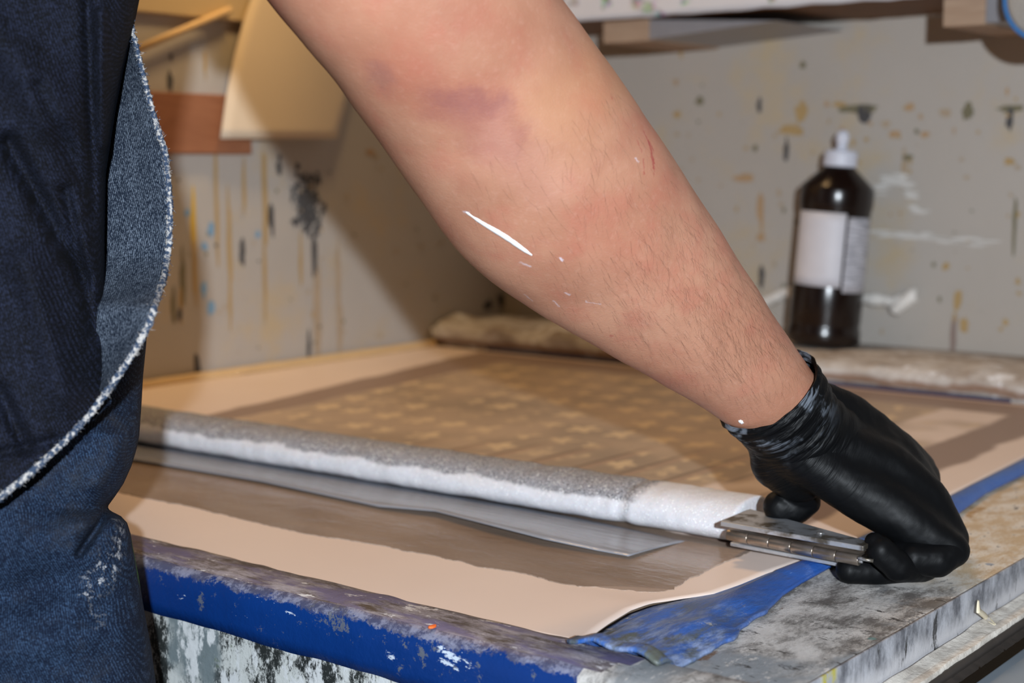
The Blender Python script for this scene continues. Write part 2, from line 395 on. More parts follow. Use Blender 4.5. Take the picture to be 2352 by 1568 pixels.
# denim family
def denim(name, dark, light, scale=1.0, rough=.85, worn=None, paint=False):
    g = G(name, rough, .2)
    pos = g.n('ShaderNodeNewGeometry').outputs['Position']
    tw = g.wave(290*scale, .5, g.map(pos, (1, 0, 1), rot=(0, math.radians(17), 0)), 'X', 3)
    tw = g.m('MULTIPLY', tw, g.ss(g.noise(1.0, 2, .6, g.map(g.map(pos, rot=(0, math.radians(17), 0)), (1400, 300, 850))), .34, .60))
    sp = g.noise(900*scale, 3, .75, pos); mid = g.noise(70, 4, .65, pos)
    f = g.m('ADD', g.m('MULTIPLY', tw, .42), g.m('MULTIPLY', g.m('SUBTRACT', sp, .5), 2.0))
    f = g.m('ADD', f, g.m('MULTIPLY', g.m('SUBTRACT', mid, .5), .5))
    c = g.mix(g.ss(f, -.1, .75), srgb(*dark), srgb(*[v_*1.12 for v_ in light]))
    if worn: c = g.mix(g.ss(g.noise(7, 4, .6, pos), .45, .7), c, g.mix(g.ss(f, 0, .7), srgb(*worn[0]), srgb(*worn[1])))
    if paint:
        for (sc, lo, hi, cc, lc, br) in ((34, .70, .74, (200, 204, 208), (3, 1, 4), .35), (24, .70, .74, (150, 110, 66), (7, 3, 1), .35), (9, .50, .7, (52, 54, 60), (1, 1, 1), .0)):
            h2 = g.noise(sc, 6, .72, g.map(pos, (1, 1, 1.0), loc=lc))
            mk = g.m('MULTIPLY', g.ss(h2, lo, hi), g.ss(g.m('ADD', sp, g.m('MULTIPLY', tw, .3)), .2+br*.6, .5+br*.6))
            c = g.mix(mk, c, srgb(*cc))
        A = D(300, 1200, .77); B = D(225, 1380, .74)
        mk = g.m('MULTIPLY', g.seg(g.n('ShaderNodeVectorMath', {0: pos, 1: g.n('ShaderNodeVectorMath', {0: g.noise(60, 4, .7, pos, col=True), 'Scale': .03}, operation='SCALE').outputs[0]}, operation='ADD').outputs[0], A+V((.015,.015,.015)), B+V((.015,.015,.015)), .001, .012), g.ss(g.noise(260, 4, .8, pos), .52, .62))
        c = g.mix(g.m('MULTIPLY', mk, .8), c, srgb(190, 192, 196))
        mk = g.seg(pos, D(302, 1266, .80), D(308, 1302, .80), .008, .014)
        c = g.mix(g.m('MULTIPLY', mk, g.ss(g.noise(300, 4, .8, pos), .35, .6)), c, srgb(96, 150, 60))
    g.color(c)
    g.bump(g.m('ADD', g.m('MULTIPLY', tw, .6), sp), .0004, .8)
    
    return g
shirtm = denim('dark navy denim', (4, 5, 10), (34, 40, 60))
liningm = denim('pale inner denim', (28, 38, 54), (116, 127, 142), .88)
jeansm = denim('blue work jeans', (8, 20, 40), (48, 68, 94), 1.0, worn=((18, 22, 34), (52, 57, 72)), paint=True)
hemm = G('frayed white thread', .9, .1)
pos = hemm.n('ShaderNodeNewGeometry').outputs['Position']
c = hemm.mix(hemm.ss(hemm.noise(420, 3, .7, pos), .46, .60), srgb(62, 76, 98), srgb(196, 192, 188)); hemm.color(c)
hemm.bump(hemm.noise(900, 3, .7, pos), .0008, 1)

glovem = G('black nitrile', .5, .17)
pos = glovem.n('ShaderNodeNewGeometry').outputs['Position']
ax = (D(1850, 1000, .89)-D(1700, 850, .86)).normalized(); ac = D(1765, 915, .875)
al = glovem.n('ShaderNodeVectorMath', {0: pos, 1: ax}, operation='DOT_PRODUCT').outputs['Value']
t_al = glovem.m('SUBTRACT', al, ac.dot(ax))
rx = V((1, 0, 0)); 
# stretched ridged noise: fine along the arm axis, long across it
basis = glovem.n('ShaderNodeVectorMath', {0: pos, 1: ax}, operation='DOT_PRODUCT').outputs['Value']
lowf = glovem.noise(22, 3, .6, pos, col=True)
cmb = glovem.n('ShaderNodeCombineXYZ', {0: glovem.m('MULTIPLY', basis, 240.0)}).outputs[0]
pv = glovem.n('ShaderNodeVectorMath', {0: pos, 'Scale': 26.0}, operation='SCALE').outputs[0]
vv = glovem.n('ShaderNodeVectorMath', {0: cmb, 1: pv}, operation='ADD').outputs[0]
vv = glovem.n('ShaderNodeVectorMath', {0: vv, 1: glovem.n('ShaderNodeVectorMath', {0: lowf, 'Scale': 1.3}, operation='SCALE').outputs[0]}, operation='ADD').outputs[0]
wr = glovem.noise(1.0, 3, .55, vv); rid = glovem.m('SUBTRACT', 1.0, glovem.m('MULTIPLY', glovem.m('ABSOLUTE', glovem.m('SUBTRACT', wr, .5)), 5.0))
rid = glovem.m('MAXIMUM', rid, 0.0)
fade = glovem.m('MULTIPLY_ADD', glovem.m('MULTIPLY', glovem.m('SUBTRACT', 1.0, glovem.ss(t_al, .0, .075)), glovem.ss(glovem.noise(30, 2, .5, pos), .35, .6)), .95, .03)
hgt = glovem.m('ADD', glovem.m('MULTIPLY', rid, fade), glovem.m('MULTIPLY', glovem.noise(500, 2, .6, pos), .05))
glovem.bump(hgt, .0011, .75)
dust = glovem.m('MULTIPLY', glovem.m('MULTIPLY', glovem.ss(rid, .5, .95), glovem.ss(glovem.noise(45, 4, .6, pos), .48, .6)), glovem.m('SUBTRACT', 1.0, glovem.ss(t_al, .0, .035)))
c = glovem.mix(glovem.m('MULTIPLY', dust, .5), srgb(9, 10, 12), srgb(140, 148, 160)); glovem.color(c)

# skin: pigment, bruises, scratches and dried paint flecks
ARM = [  # lower-left px, upper-right px, depth
    ((330, -700), (800, -960), .73), ((400, -420), (900, -690), .72), ((490, -190), (1020, -450), .715), ((610, 0), (1130, -260), .72), ((738, 150), (1236, -85), .735), ((852, 300), (1330, 50), .755),
    ((955, 448), (1432, 192), .775), ((1062, 588), (1530, 338), .795), ((1196, 690), (1612, 462), .815), ((1330, 772), (1690, 585), .832),
    ((1480, 856), (1766, 705), .848), ((1600, 928), (1822, 790), .862), ((1688, 985), (1862, 850), .872), ((1735, 1000), (1880, 885), .876)]
def arm_surface_depth(px, py):              # rough: depth of the camera-facing surface
    best = None
    for (l, r, d) in ARM:
        c = V(((l[0]+r[0])/2, (l[1]+r[1])/2)); q = (V((px, py))-c).length
        if best is None or q < best[0]: best = (q, d, (V(l)-V(r)).length/2)
    q, d, w = best
    return d-.85*w*d/F*math.sqrt(max(0, 1-min(1, (min(q, w)/w)**2)))
skin = G('skin', .48, .35)
pos = skin.n('ShaderNodeNewGeometry').outputs['Position']
c = skin.mix(skin.ss(skin.noise(16, 4, .6, pos), .3, .7), srgb(172, 120, 96), srgb(190, 140, 114))
c = skin.mix(skin.m('MULTIPLY', skin.ss(skin.noise(38, 4, .6, pos), .45, .75), .5), c, srgb(178, 106, 88))
c = skin.mix(skin.m('MULTIPLY', skin.ss(skin.noise(300, 3, .7, pos), .5, .8), .25), c, srgb(204, 160, 142))
SKINMARKS = []   # filled after the arm exists
skin_c = c
skin.b.inputs['Subsurface Weight'].default_value = .12; skin.b.inputs['Subsurface Scale'].default_value = .006
skin.b.inputs['Subsurface Radius'].default_value = (1, .35, .2)
wr = skin.noise(230, 5, .7, skin.map(pos, (1, 1, 1.6), rot=(.3, .8, .2)))
skin.bump(skin.m('ADD', skin.m('MULTIPLY', wr, .8), skin.noise(1100, 2, .6, pos)), .00045, .42)
whitepaint = plain('fresh white paint', (246, 246, 250), .4)
hairm = plain('brown body hair', (104, 74, 56), .5); headhair = plain('dark hair', (28, 22, 20), .6)

# ------------------------------------------------------------------ setting
box('floor', -2.2, 2.6, -2.8, .5, -.92, -.90, plain('concrete floor', (120, 112, 104), .7, nscale=8), bev=0)['kind'] = 'structure'
UW, VW = .004, .064       # wall planes in bed coordinates
def blob(P, axis_u, w, h, seed, n=18, wob=.6):
    out = []
    for k in range(n):
        a = 2*math.pi*k/n; r = 1+wob*noise.noise(V((math.cos(a)*1.5+seed, math.sin(a)*1.5, seed*3)))
        out.append(V(P)+axis_u*(math.cos(a)*w*r)+V((0, 0, math.sin(a)*h*r)))
    return out
wl_stains = [  # px, py, half width px, half height px, material
    (445, 520, 7, 70, YE), (447, 620, 5, 70, OC), (497, 480, 5, 130, OC), (527, 560, 5, 110, OC), (560, 420, 4, 70, OC), (607, 440, 6, 110, OC), (607, 620, 4, 130, OC), (528, 700, 4, 60, OC),
    (484, 528, 8, 16, BL), (468, 665, 6, 18, BL), (484, 706, 8, 17, BL), (430, 487, 6, 8, BL), (592, 538, 6, 8, BL), (470, 566, 7, 8, BL),
    (419, 640, 6, 58, GR), (397, 700, 5, 40, GR), (623, 500, 6, 40, DK), (556, 580, 6, 30, DK), (640, 385, 7, 14, DK), (683, 382, 5, 8, DK), (642, 362, 4, 8, DK),
    (722, 590, 6, 50, DK), (728, 720, 9, 110, BR), (776, 640, 7, 100, BR), (780, 760, 6, 60, BR), (708, 800, 5, 36, DK), (453, 850, 7, 36, DK), (414, 700, 4, 40, OC), (690, 600, 4, 50, OC),
    (412, 720, 5, 15, DK), (535, 175, 7, 9, DK), (390, 185, 6, 20, DK), (392, 130, 4, 10, DK), (850, 350, 12, 8, RU), (1155, 690, 18, 16, DK), (1120, 700, 12, 10, DK), (985, 790, 8, 6, DK), (1000, 786, 6, 7, DK),
    (430, 270, 5, 20, OC), (470, 150, 4, 30, OC), (350, 470, 8, 30, DK)]
random.seed(3)
for k in range(150):
    a = random.gauss(0, 1); b = random.gauss(0, 1)
    wl_stains.append((705+a*16+b*3, 475+b*32, random.uniform(2, 6), random.uniform(3, 10), DK))
for k in range(60): wl_stains.append((random.uniform(400, 1050), random.uniform(350, 830), random.uniform(1.5, 4), random.uniform(2, 6), random.choice([OC, DK, BR, GR, BR])))
def stain_geo(lst, hit, sgn, axis):
    vs = []; fs = []; mi = []
    for i, (x, y, w, h, m) in enumerate(lst):
        P = hit(x, y); s = (BEDI @ CAM - P).length/F
        pts = blob(P+sgn*(.0004+.00001*i), axis, w*s/.75, h*s, i*1.7); k = len(vs)
        vs += pts; fs.append(tuple(range(k, k+len(pts)))); mi.append(m)
    return vs, fs, mi
vs, fs = boxv(UW-.06, UW, -2.6, VW+.06, -.9, 1.7)
sv, sf, sm = stain_geo(wl_stains, lambda x, y: LU(x, y, UW), V((1, 0, 0)), V((0, 1, 0)))
av, af = join([(vs, fs), (sv, sf)])
tag(mesh('wall_left', av, af, STM, None, BED, False, [0]*6+sm), kind='structure')
wb = [(1745, 243, 5, 15, DK), (1970, 250, 34, 10, GR), (1985, 262, 14, 20, DK), (1930, 240, 12, 6, OC), (2090, 245, 8, 10, RU), (2170, 258, 10, 10, BR), (2222, 255, 9, 20, GR), (2320, 250, 22, 8, GR), (2320, 275, 6, 24, DK),
      (2035, 285, 8, 8, BR), (2055, 308, 10, 9, RU), (2125, 308, 8, 7, RU), (1935, 300, 6, 8, RU), (1820, 300, 24, 10, OC), (1806, 345, 5, 24, DK), (1705, 408, 22, 9, RU), (1748, 480, 6, 46, RU), (1748, 545, 8, 10, RU), (1790, 442, 5, 8, BR),
      (2078, 385, 6, 44, BR), (2088, 362, 9, 8, GR), (1750, 635, 5, 24, DK), (2190, 770, 5, 44, PL), (2215, 745, 8, 18, OC), (2200, 690, 6, 24, OC), (2172, 612, 7, 8, OC), (2320, 372, 9, 9, OC), (2330, 520, 4, 60, GR),
      (1608, 232, 8, 8, GR), (1555, 262, 8, 8, OC), (1845, 150, 6, 8, GR), (1565, 108, 4, 24, OC), (1990, 320, 5, 6, OC), (2310, 740, 5, 8, OC), (1840, 262, 12, 20, OC)]
for k in range(110): wb.append((random.uniform(1450, 2352), random.uniform(180, 770), random.uniform(1.5, 5), random.uniform(2, 8), random.choice([OC, BR, GR, OC, RU])))
for k in range(26):
    t = k/25; wb.append((2020+t*100+random.uniform(-12, 12), 440+t*60-60*math.sin(t*3)+random.uniform(-10, 10), random.uniform(8, 16), random.uniform(2, 5), WH))
    wb.append((2010+t*260+random.uniform(-8, 8), 530+t*30+random.uniform(-10, 10), random.uniform(10, 26), random.uniform(1, 3), WH))
sv, sf, sm = stain_geo(wb, lambda x, y: LV(x, y, VW), V((0, -1, 0)), V((1, 0, 0)))
vs, fs = boxv(UW, 2.6, VW, VW+.06, -.9, 1.7)
av, af = join([(vs, fs), (sv, sf)])
tag(mesh('wall_back', av, af, STM, None, BED, False, [0]*6+sm), kind='structure')

# ------------------------------------------------------------------ things on the left wall
a = LU(300, 205, UW); b = LU(565, 350, UW); c0 = LU(300, 352, UW); c1 = LU(560, 208, UW)
box('wall_board', UW+.0015, UW+.012, a.y-.3, LU(560, 208, UW).y, c0.z, a.z-.002, brownwood)
tag(bpy.data.objects['wall_board'], 'reddish brown wooden board fixed flat on the left wall behind the denim figure', 'board')
# card hanging
U1 = UW+.022
poly = [LU(*q, U1) for q in ((620, -90), (575, 20), (545, 120), (524, 220), (507, 318), (640, 320), (775, 318), (802, 225), (850, 100), (905, -90))]
ncard = len(poly)
vs, fs = [], []
J = 12
lt = [LU(*q, U1) for q in ((628, -120), (600, -30), (568, 55), (545, 130), (524, 220), (507, 318))]
rt = [LU(*q, U1) for q in ((905, -120), (880, -30), (855, 70), (828, 150), (802, 235), (775, 318))]
def cardf(i, j):
    t = j/20*5; k = min(int(t), 4); f = t-k; l = lt[k].lerp(lt[k+1], f); r = rt[k].lerp(rt[k+1], f); s = i/12
    P = l.lerp(r, s); P.x += .012*math.sin(s*math.pi)*.6 - .012*(1-j/20); return P
vs, fs = grid(13, 21, cardf)
o = solid(mesh('hanging_card', vs, fs, card, None, BED), .0012)
tag(o, 'plain tan card sheet hanging against the left wall, narrowing upward', 'card')
# thin stick and a higher board
a = LU(318, 112, UW+.0145); b = LU(530, 22, UW+.0145)
vs, fs = tube([a, b], [.004, .004], 8); o = mesh('wooden_stick', vs, fs, lightwood, None, BED)
tag(o, 'thin pale wooden stick slanting across the upper left wall', 'stick')
a = LU(250, 52, UW); b = LU(545, -200, UW)
box('plywood_panel', UW+.001, UW+.009, a.y-.3, LU(560, 20, UW).y, LU(330, 30, UW).z, 1.2, plain('amber plywood', (200, 176, 136), .6, nscale=9))
tag(bpy.data.objects['plywood_panel'], 'light plywood panel on the left wall, cut off by the top of the photo', 'panel')

# ------------------------------------------------------------------ shelf on the back wall
sh = empty('wall_shelf', BED, 'paint-splattered white-edged shelf along the back wall at the top of the photo', 'shelf')
VS = VW-.17
zs = LV(1700, 24, VS).z
box('shelf_board', UW+.02, 2.3, VS, VW-.001, zs, zs+.02, shelfwood, sh)
vs, fs = grid(160, 5, lambda i, j: V((UW+.02+2.28*i/159, VS-.0015-.003*abs(nz((i*.3, j, 0), 1)), zs+.0005*j+[0, .006, .014, .024, .03][j]+.002*nz((i*.5, j, 3), 1))))
solid(mesh('splattered_edge', vs, fs, spl, sh), .004, 1)
def bracket(u0, u1, usplit, vf, z0, z1, taper):
    # wooden end block and a grey metal strap that may taper to a point
    vs, fs = boxv(u0, usplit, vf, VW-.001, z0, z1); o = mesh('bracket_block', vs, fs, endwood, sh, smooth=False); bevel(o, .001)
    zt = z1-(z1-z0)*.45 if taper else z0
    vs = [(usplit+.0002, vf+.002, z0+.002), (u1, vf+.002, zt if taper else z0+.002), (u1, vf+.002, z1-(.012 if taper else .002)), (usplit+.0002, vf+.002, z1-.001)]
    vs += [(x, VW-.001, z) for x, y, z in vs]
    mesh('bracket_strap', vs, [(0,1,2,3), (7,6,5,4), (0,4,5,1), (1,5,6,2), (2,6,7,3), (3,7,4,0)], silver, sh, smooth=False)
VB = VS+.012
pa = LV(1385, 100, VB); pb = LV(1490, 95, VB); pc = LV(1785, 75, VB); pt = LV(1385, 40, VB)
bracket(pa.x, pc.x, pb.x, VB, pa.z, zs-.0005, True)
pa = LV(2165, 62, VB); pb = LV(2262, 58, VB); pc = LV(2345, 58, VB)
bracket(pa.x, pc.x, pb.x, VB, pa.z, zs-.0005, False)
# round pad hanging at the upper right corner
pc = LV(2412, -8, VS-.02); R0 = (pc-LV(2308, -8, VS-.02)).length
pad = empty('scouring_pad', BED @ Matrix.Translation(pc), 'grey fleecy pad with blue rim hanging at the top right corner', 'pad')
Rm = Matrix.Rotation(math.pi/2, 4, 'X')
prof = [(.001, -.007), (R0*.8, -.008), (R0*.93, -.005), (R0*.93, .005), (R0*.8, .008), (.001, .007)]
padm = G('grey fleece', .95, .05); padm.color(padm.mix(padm.noise(500, 3, .7), srgb(120, 118, 116), srgb(190, 188, 184))); padm.bump(padm.noise(700, 3), .001, 1)
rimm = plain('bright blue rubber rim', (50, 120, 190), .4)
mesh('pad_face', *lathe(prof, 48, Rm), padm, pad)
prof = [(R0*.90, -.007), (R0*.97, -.008), (R0, -.004), (R0, .004), (R0*.97, .008), (R0*.90, .007)]
v_, f_ = lathe(prof, 48, Rm); f_ = f_[:-2]; mesh('pad_rim', v_, f_, rimm, pad)
vs, fs = tube([V((0, 0, R0*.9)), V((0, .01, R0+.05)), V((0, .045, .12))], [.002]*3, 6); mesh('hanging_cord', vs, fs, rimm, pad)

# ------------------------------------------------------------------ workbench
wbn = empty('workbench', BED, 'paint-crusted print bench with blue front rail and grey worktop under the screen', 'workbench')
UE = .988
box('bed_board', UW+.002, .871, -.97, -.06, -.03, -.0035, plain('bed board', (150, 130, 110), .7), wbn)
# worktop on the right, lumpy
def wtop(i, j):
    u = .872+(UE-.872)*i/60; v = -.9745+(.8845)*j/240
    return V((u, v, -.0035+.0006*nz((u*60, v*60, 0), 1)-(.0008 if i in (0, 60) else 0)))
vs, fs = grid(61, 241, wtop); o = mesh('worktop', vs, fs, bench, wbn); solid(o, .027)
# front rail: blue face, worn top
def rail(i, j):
    u = .0+1.0*i/300; t = [(-.9745, -.03), (-.9748, .0030), (-.979, .0040), (-.992, .0042), (-1.006, .0035), (-1.0115, .0005), (-1.012, -.010), (-1.012, -.020), (-1.011, -.0275), (-.99, -.028)][j]
    n = nz((u*50, j*1.3, 2), 1)*.0009
    return V((u, t[0]+n*.6, t[1]+n+(.0015*max(0, nz((u*18, 5, 5), 1)) if 1 < j < 6 else 0)))
vs, fs = grid(301, 10, rail)
mi = []
for j in range(9):
    for i in range(300):
        u = i/300
        m_ = 0 if (j >= 4) else 1
        if u > .905+.02*nz((j*2, i*.1, 0), 1): m_ = 2
        mi.append(m_)
o = mesh('front_rail', vs, fs, [blue, railtop, bench], wbn, mi=mi)
box('side_panel', .0, .98, -1.003, -.99, -.90, -.0285, panel, wbn)
# steel edge, gutter ledge, black lip, lower metal sheet
box('steel_edge', UE, UE+.0015, -1.03, -.09, -.031, -.0025, steel, wbn, bev=.0004)
vs, fs = grid(30, 200, lambda i, j: V((UE+.0016+.046*i/29, -1.03+.94*j/199, -.0305+.0035*(1-i/29)**3+.0007*nz((i*.7, j*.9, 0), .5))))
xl = L(2352, 1416, -.03).x; xlb = L(2136, 1568, -.03).x
GW = max(xl, xlb)-UE
vs, fs = grid(30, 300, lambda i, j: V((UE+.0016+GW*i/29*.97, -1.03+.94*j/299, -.0305+.0012*(1-i/29)**3+.0003*nz((i*.17, j*.13, 0), 1))))
o = mesh('gutter_ledge', vs, fs, crust, wbn); solid(o, .006)
vs, fs = grid(4, 300, lambda i, j: V((UE+GW*.965+.004*i/3*1.0, -1.03+.94*j/299, -.0290+(.0012 if i in (1, 2) else -.003)+.0005*nz((i, j*.6, 4), 1))))
o = mesh('blackened_lip', vs, fs, blackedge, wbn); solid(o, .008)
box('lower_metal_sheet', UE+GW+.0045, UE+GW+.16, -1.03, -.09, -.047, -.043, bluesteel, wbn)
box('leg', .02, .09, -.97, -.90, -.90, -.031, panel, wbn); box('leg', .90, .97, -.97, -.90, -.90, -.031, panel, wbn); box('leg', .90, .97, -.2, -.13, -.90, -.031, panel, wbn)
box('leg', .02, .09, -.2, -.13, -.90, -.031, panel, wbn)
box('crossbar', UE-.02, UE+GW+.16, -.98, -.95, -.060, -.0475, steel, wbn); box('crossbar', UE-.02, UE+GW+.16, -.30, -.27, -.060, -.0475, steel, wbn)
box('crossbar', .93, UE-.02, -.98, -.95, -.075, -.031, steel, wbn)

# pale wooden strip along the left wall
def strip(i, j):
    v = -.972+.879*j/120; prof = [(.006, .001), (.006, .0075), (.012, .0085), (.0165, .006), (.017, .001)]
    return V((prof[i][0], v, prof[i][1]+.0008*nz((v*30, i, 0), 1)))
vs, fs = grid(5, 121, strip); o = mesh('wooden_strip', vs, fs, lightwood, None, BED)
tag(o, 'narrow pale wooden strip between the printed sheet and the left wall', 'strip')

# back ledge, crusted
def ledgef(i, j):
    u = UW+.004+2.3*i/420
    prof = [(-.086, .0), (-.088, .006), (-.089, .014), (-.086, .021), (-.078, .025), (-.04, .028), (.0, .0285), (.04, .0285), (.062, .0285), (.063, .0)]
    y, z = prof[j]; lum = max(0, nz((u*28, j*.7, 1), 1))*.006 + abs(nz((u*90, j*1.9, 4), 1))*.003
    if u < .34: lum += .016*max(0, nz((u*22+3, j*.5, 9), 1)+.25)*(1 if 2 <= j <= 6 else .3)
    return V((u, y-(lum*.6 if j in (1, 2, 3) else 0), z+(lum if 2 <= j <= 5 else (lum*.4 if 5 < j < 8 else 0))))
vs, fs = grid(421, 10, ledgef); o = mesh('back_ledge', vs, fs, ledge, None, BED)
tag(o, 'long wooden ledge thick with dried white paint along the back wall under the bottle', 'ledge')
box('navy_strip', .10, L(2335, 922).x, -.0935, -.0900, .0002, .0045, navy)
tag(bpy.data.objects['navy_strip'], 'thin dark navy strip at the foot of the paint-crusted back ledge', 'strip')

# ------------------------------------------------------------------ printed sheet and its edge
RB = [L(*q) for q in ((1340, 1494), (1372, 1462), (1400, 1442), (1450, 1412), (1500, 1394), (1570, 1379), (1640, 1366), (1700, 1345), (1760, 1320), (1840, 1293), (1900, 1272))]
RBv = sorted([(p.y, p.x) for p in RB])+[(-.60, .892), (-.50, .890), (-.36, .884), (-.095, .872)]
RBv = [p for p in RBv]
def uR(v): return interp(RBv, v)
def shf(i, j):
    v = -.974+(.974-.0945)*j/220; u = .0175+(uR(v)-.0175)*i/140
    z = .0003+.0003*nz((u*9, v*9, 0), 1)
    k = max(0, 1-(uR(v)-u)/.09)*max(0, min(1, (-.84-v)/.06)); z += .0022*k*k
    return V((u, v, z))
vs, fs = grid(141, 221, shf); o = mesh('printed_sheet', vs, fs, sheet, None, BED); solid(o, .0005)
tag(o, 'large pinkish beige sheet with brown border and faint star pattern lying on the bench', 'sheet')
OB = [L(*q) for q in ((1352, 1500), (1400, 1512), (1480, 1524), (1545, 1541), (1600, 1503), (1640, 1482), (1688, 1462), (1702, 1438), (1760, 1402), (1800, 1362), (1840, 1336), (1912, 1296))]
OBv = sorted([(p.y, p.x) for p in OB[3:]])
OBv = OBv+[(-.60, L(2190, 1152).x+.018), (-.50, .905), (L(2352, 1087).y, L(2352, 1087).x), (-.095, .889)]
def uO(v):
    return interp(OBv, v)+(.0018*nz((v*70, 0, 0), 1)+.0012*nz((v*160, 3, 0), 1) if v < -.86 else 0)
def tpf(i, j):
    v = -.9885+(.9885-.0945)*j/300; a = min(uR(max(v, -.974)), .96)-.001; b = max(uO(v), a+.004); s = i/24
    u = a+(b-a)*s
    z = .0006+.0038*math.sin(math.pi*min(1, s*1.05))**.7*(1 if v > -.80 else .8)
    fr = max(0, min(1, (-.84-v)/.05)); z = .0006+(z-.0006)*min(1, s/.3); fr *= min(1, s/.35)
    z += fr*(.0026*nz((u*38, v*26, 1), 1)+.0012*math.sin(s*11+v*20)+.002*s*(1-s))
    return V((u, v, z+(.0006 if v < -.972 else 0)+(.0068*max(0, min(1, (-.972-v)/.006)))))
vs, fs = grid(25, 301, tpf); o = mesh('blue_strip', vs, fs, tape, None, BED); solid(o, .002)
tag(o, 'blue rubbery strip along the right edge of the sheet, smeared at the near corner', 'strip')
# dried bits on the bench
def chip(px, py, z, w, h, th, m, name, label, cat, seed, group=None):
    P = L(px, py, z); s = (W(px, py, z)-CAM).length/F
    poly = []
    for k in range(12):
        a = 2*math.pi*k/12; r = 1+.35*noise.noise(V((math.cos(a)+seed, math.sin(a), seed)))
        poly.append((math.cos(a)*w*s*r, math.sin(a)*h*s*r))
    vs, fs = prism(poly, 0, th); o = mesh(name, vs, fs, m, None, BED @ Matrix.Translation((P.x, P.y, z)), False); bevel(o, th*.3, 2)
    return tag(o, label, cat, group)
chip(994, 1441, .0046, 7, 12, .0012, plain('orange paint', (240, 110, 40)), 'paint_chip', 'small bright orange paint fleck on top of the front rail', 'paint chip', 1.3)
# peeled paint curl in the gutter
pts = [LU(2246, 1378, UE+.0045), LU(2248, 1405, UE+.006), L(2266, 1421, -.0245), L(2284, 1434, -.0243)]
vs = []; fs = []
for k in range(25):
    t = k/24*3; a = min(int(t), 2); P = pts[a].lerp(pts[a+1], t-a); w = .0034*math.sin(math.pi*(k+1.2)/27)
    vs += [P+V((0, w, w*.35)), P+V((.0008, 0, -.0002)), P+V((.1*w, -w, w*.1))]
    if k: fs += [(3*k-3, 3*k-2, 3*k+1, 3*k), (3*k-2, 3*k-1, 3*k+2, 3*k+1)]
o = solid(mesh('paint_peel', vs, fs, plain('cream dried paint', (226, 214, 186), .4), None, BED), .0007)
tag(o, 'curled cream strip of dried paint lying in the gutter beside the steel edge', 'paint peel')

# ------------------------------------------------------------------ varnish and film in front of the foam
def densify(poly, amp, n=10, seed=0.0, closed=True):
    out = []
    for i in range(len(poly)):
        a = poly[i]; b = poly[(i+1) % len(poly)]
        for k in range(n):
            t = k/n; P = a.lerp(b, t); d = (b-a).normalized(); nrm = V((-d.y, d.x, 0)); w = amp*(noise.noise(V((P.x*60+seed, P.y*60, 0)))+.6*noise.noise(V((P.x*190+seed, P.y*190, 0)))+.35*noise.noise(V((P.x*520+seed, P.y*520, 2))))
            out.append(P+nrm*w*math.sin(math.pi*min(1, max(0, t))) if k else P)
    return out
ZV = .0012
vp = [L(x, y, ZV) for x, y in ((180, 1085), (235, 1122), (330, 1143), (440, 1163), (560, 1193), (700, 1225), (860, 1250), (1000, 1276), (1100, 1302), (1180, 1312), (1290, 1340), (1400, 1352), (1500, 1360), (1548, 1354), (1562, 1343), (1640, 1300), (1735, 1262), (1600, 1235), (1400, 1190), (1000, 1110), (600, 1045), (250, 1000))]
poly = densify(vp, .0026, 34)
vs, fs = prism(poly, ZV-.0002, ZV+.0003)
o = mesh('wet_varnish', vs, fs, wet, None, BED, False)
tag(o, 'glossy brown wet film with ragged near edge spread in front of the foam bar', 'varnish')
fp = [(150, 985, .004), (150, 1040, .0036), (315, 1056, .0036), (600, 1104, .0036), (870, 1162, .0038), (1000, 1173, .0058), (1130, 1206, .0070), (1250, 1237, .0060), (1372, 1263, .0040), (1443, 1276, .0036), (1545, 1243, .0030), (1400, 1195, .005), (1000, 1110, .006), (600, 1050, .006), (320, 1012, .005)]
near = [L(x, y, z) for x, y, z in fp[1:10]]; farp = [L(x, y-22, .0011) for x, y in ((150, 1003), (320, 1034), (600, 1081), (860, 1124), (1000, 1149), (1150, 1174), (1290, 1199), (1400, 1221), (1585, 1262))]
def filmf(i, j):
    t = i/96*8; k = min(int(t), 7); f = t-k; a = near[k].lerp(near[k+1], f); b = farp[k].lerp(farp[k+1], f); s = j/8
    P = a.lerp(b, s); P.z += .0006*math.sin(s*3.1); return P
vs, fs = grid(97, 9, filmf); o = solid(mesh('plastic_film', vs, fs, film, None, BED), .0004)
tag(o, 'narrow cloudy grey plastic film strip emerging from under the foam bar', 'film')

# ------------------------------------------------------------------ foam squeegee with clamp
a0 = L(330, 1030, 0); a1 = L(1690, 1262, 0)
fd = (a1-a0).normalized(); fn_ = V((-fd.y, fd.x, 0))
sq = empty('foam_squeegee', BED, 'long white foam bar with wet grey top and metal end clamp', 'squeegee')
FP = [(.014, .0038), (.006, .0050), (-.001, .0085), (-.0035, .0135), (-.0025, .019), (.001, .0245), (.007, .0285), (.016, .0305), (.028, .031), (.040, .0295), (.047, .025), (.050, .018), (.049, .010), (.045, .0045), (.038, .0032)]
FL = (a1-a0).length
def foamf(i, j):
    t = -.24+(FL+.24)*j/300; P = a0+fd*t; q = FP[i]
    n = .0011*nz((t*45, i*.5, 0), 1)+.0006*nz((t*140, i*1.1, 6), 1)
    pinch = -.0016*math.exp(-((t-(FL-.085))/.004)**2)
    c = V((.022, .016)); w = V(q)-c; w = w*(1+(n+pinch)/.02)
    endy = .0008*nz((0, i*2, j), 1) if j == 300 else 0
    return V((P.x+endy, P.y, 0))+fn_*(c.x+w.x)+V((0, 0, c.y+w.y-.0020))
vs, fs = grid(15, 301, foamf, cu=True); n_ = len(vs)
fs += [tuple(range(15)), tuple(range(300*15, 301*15))]
o = mesh('foam_sleeve', vs, fs, foam, sq)
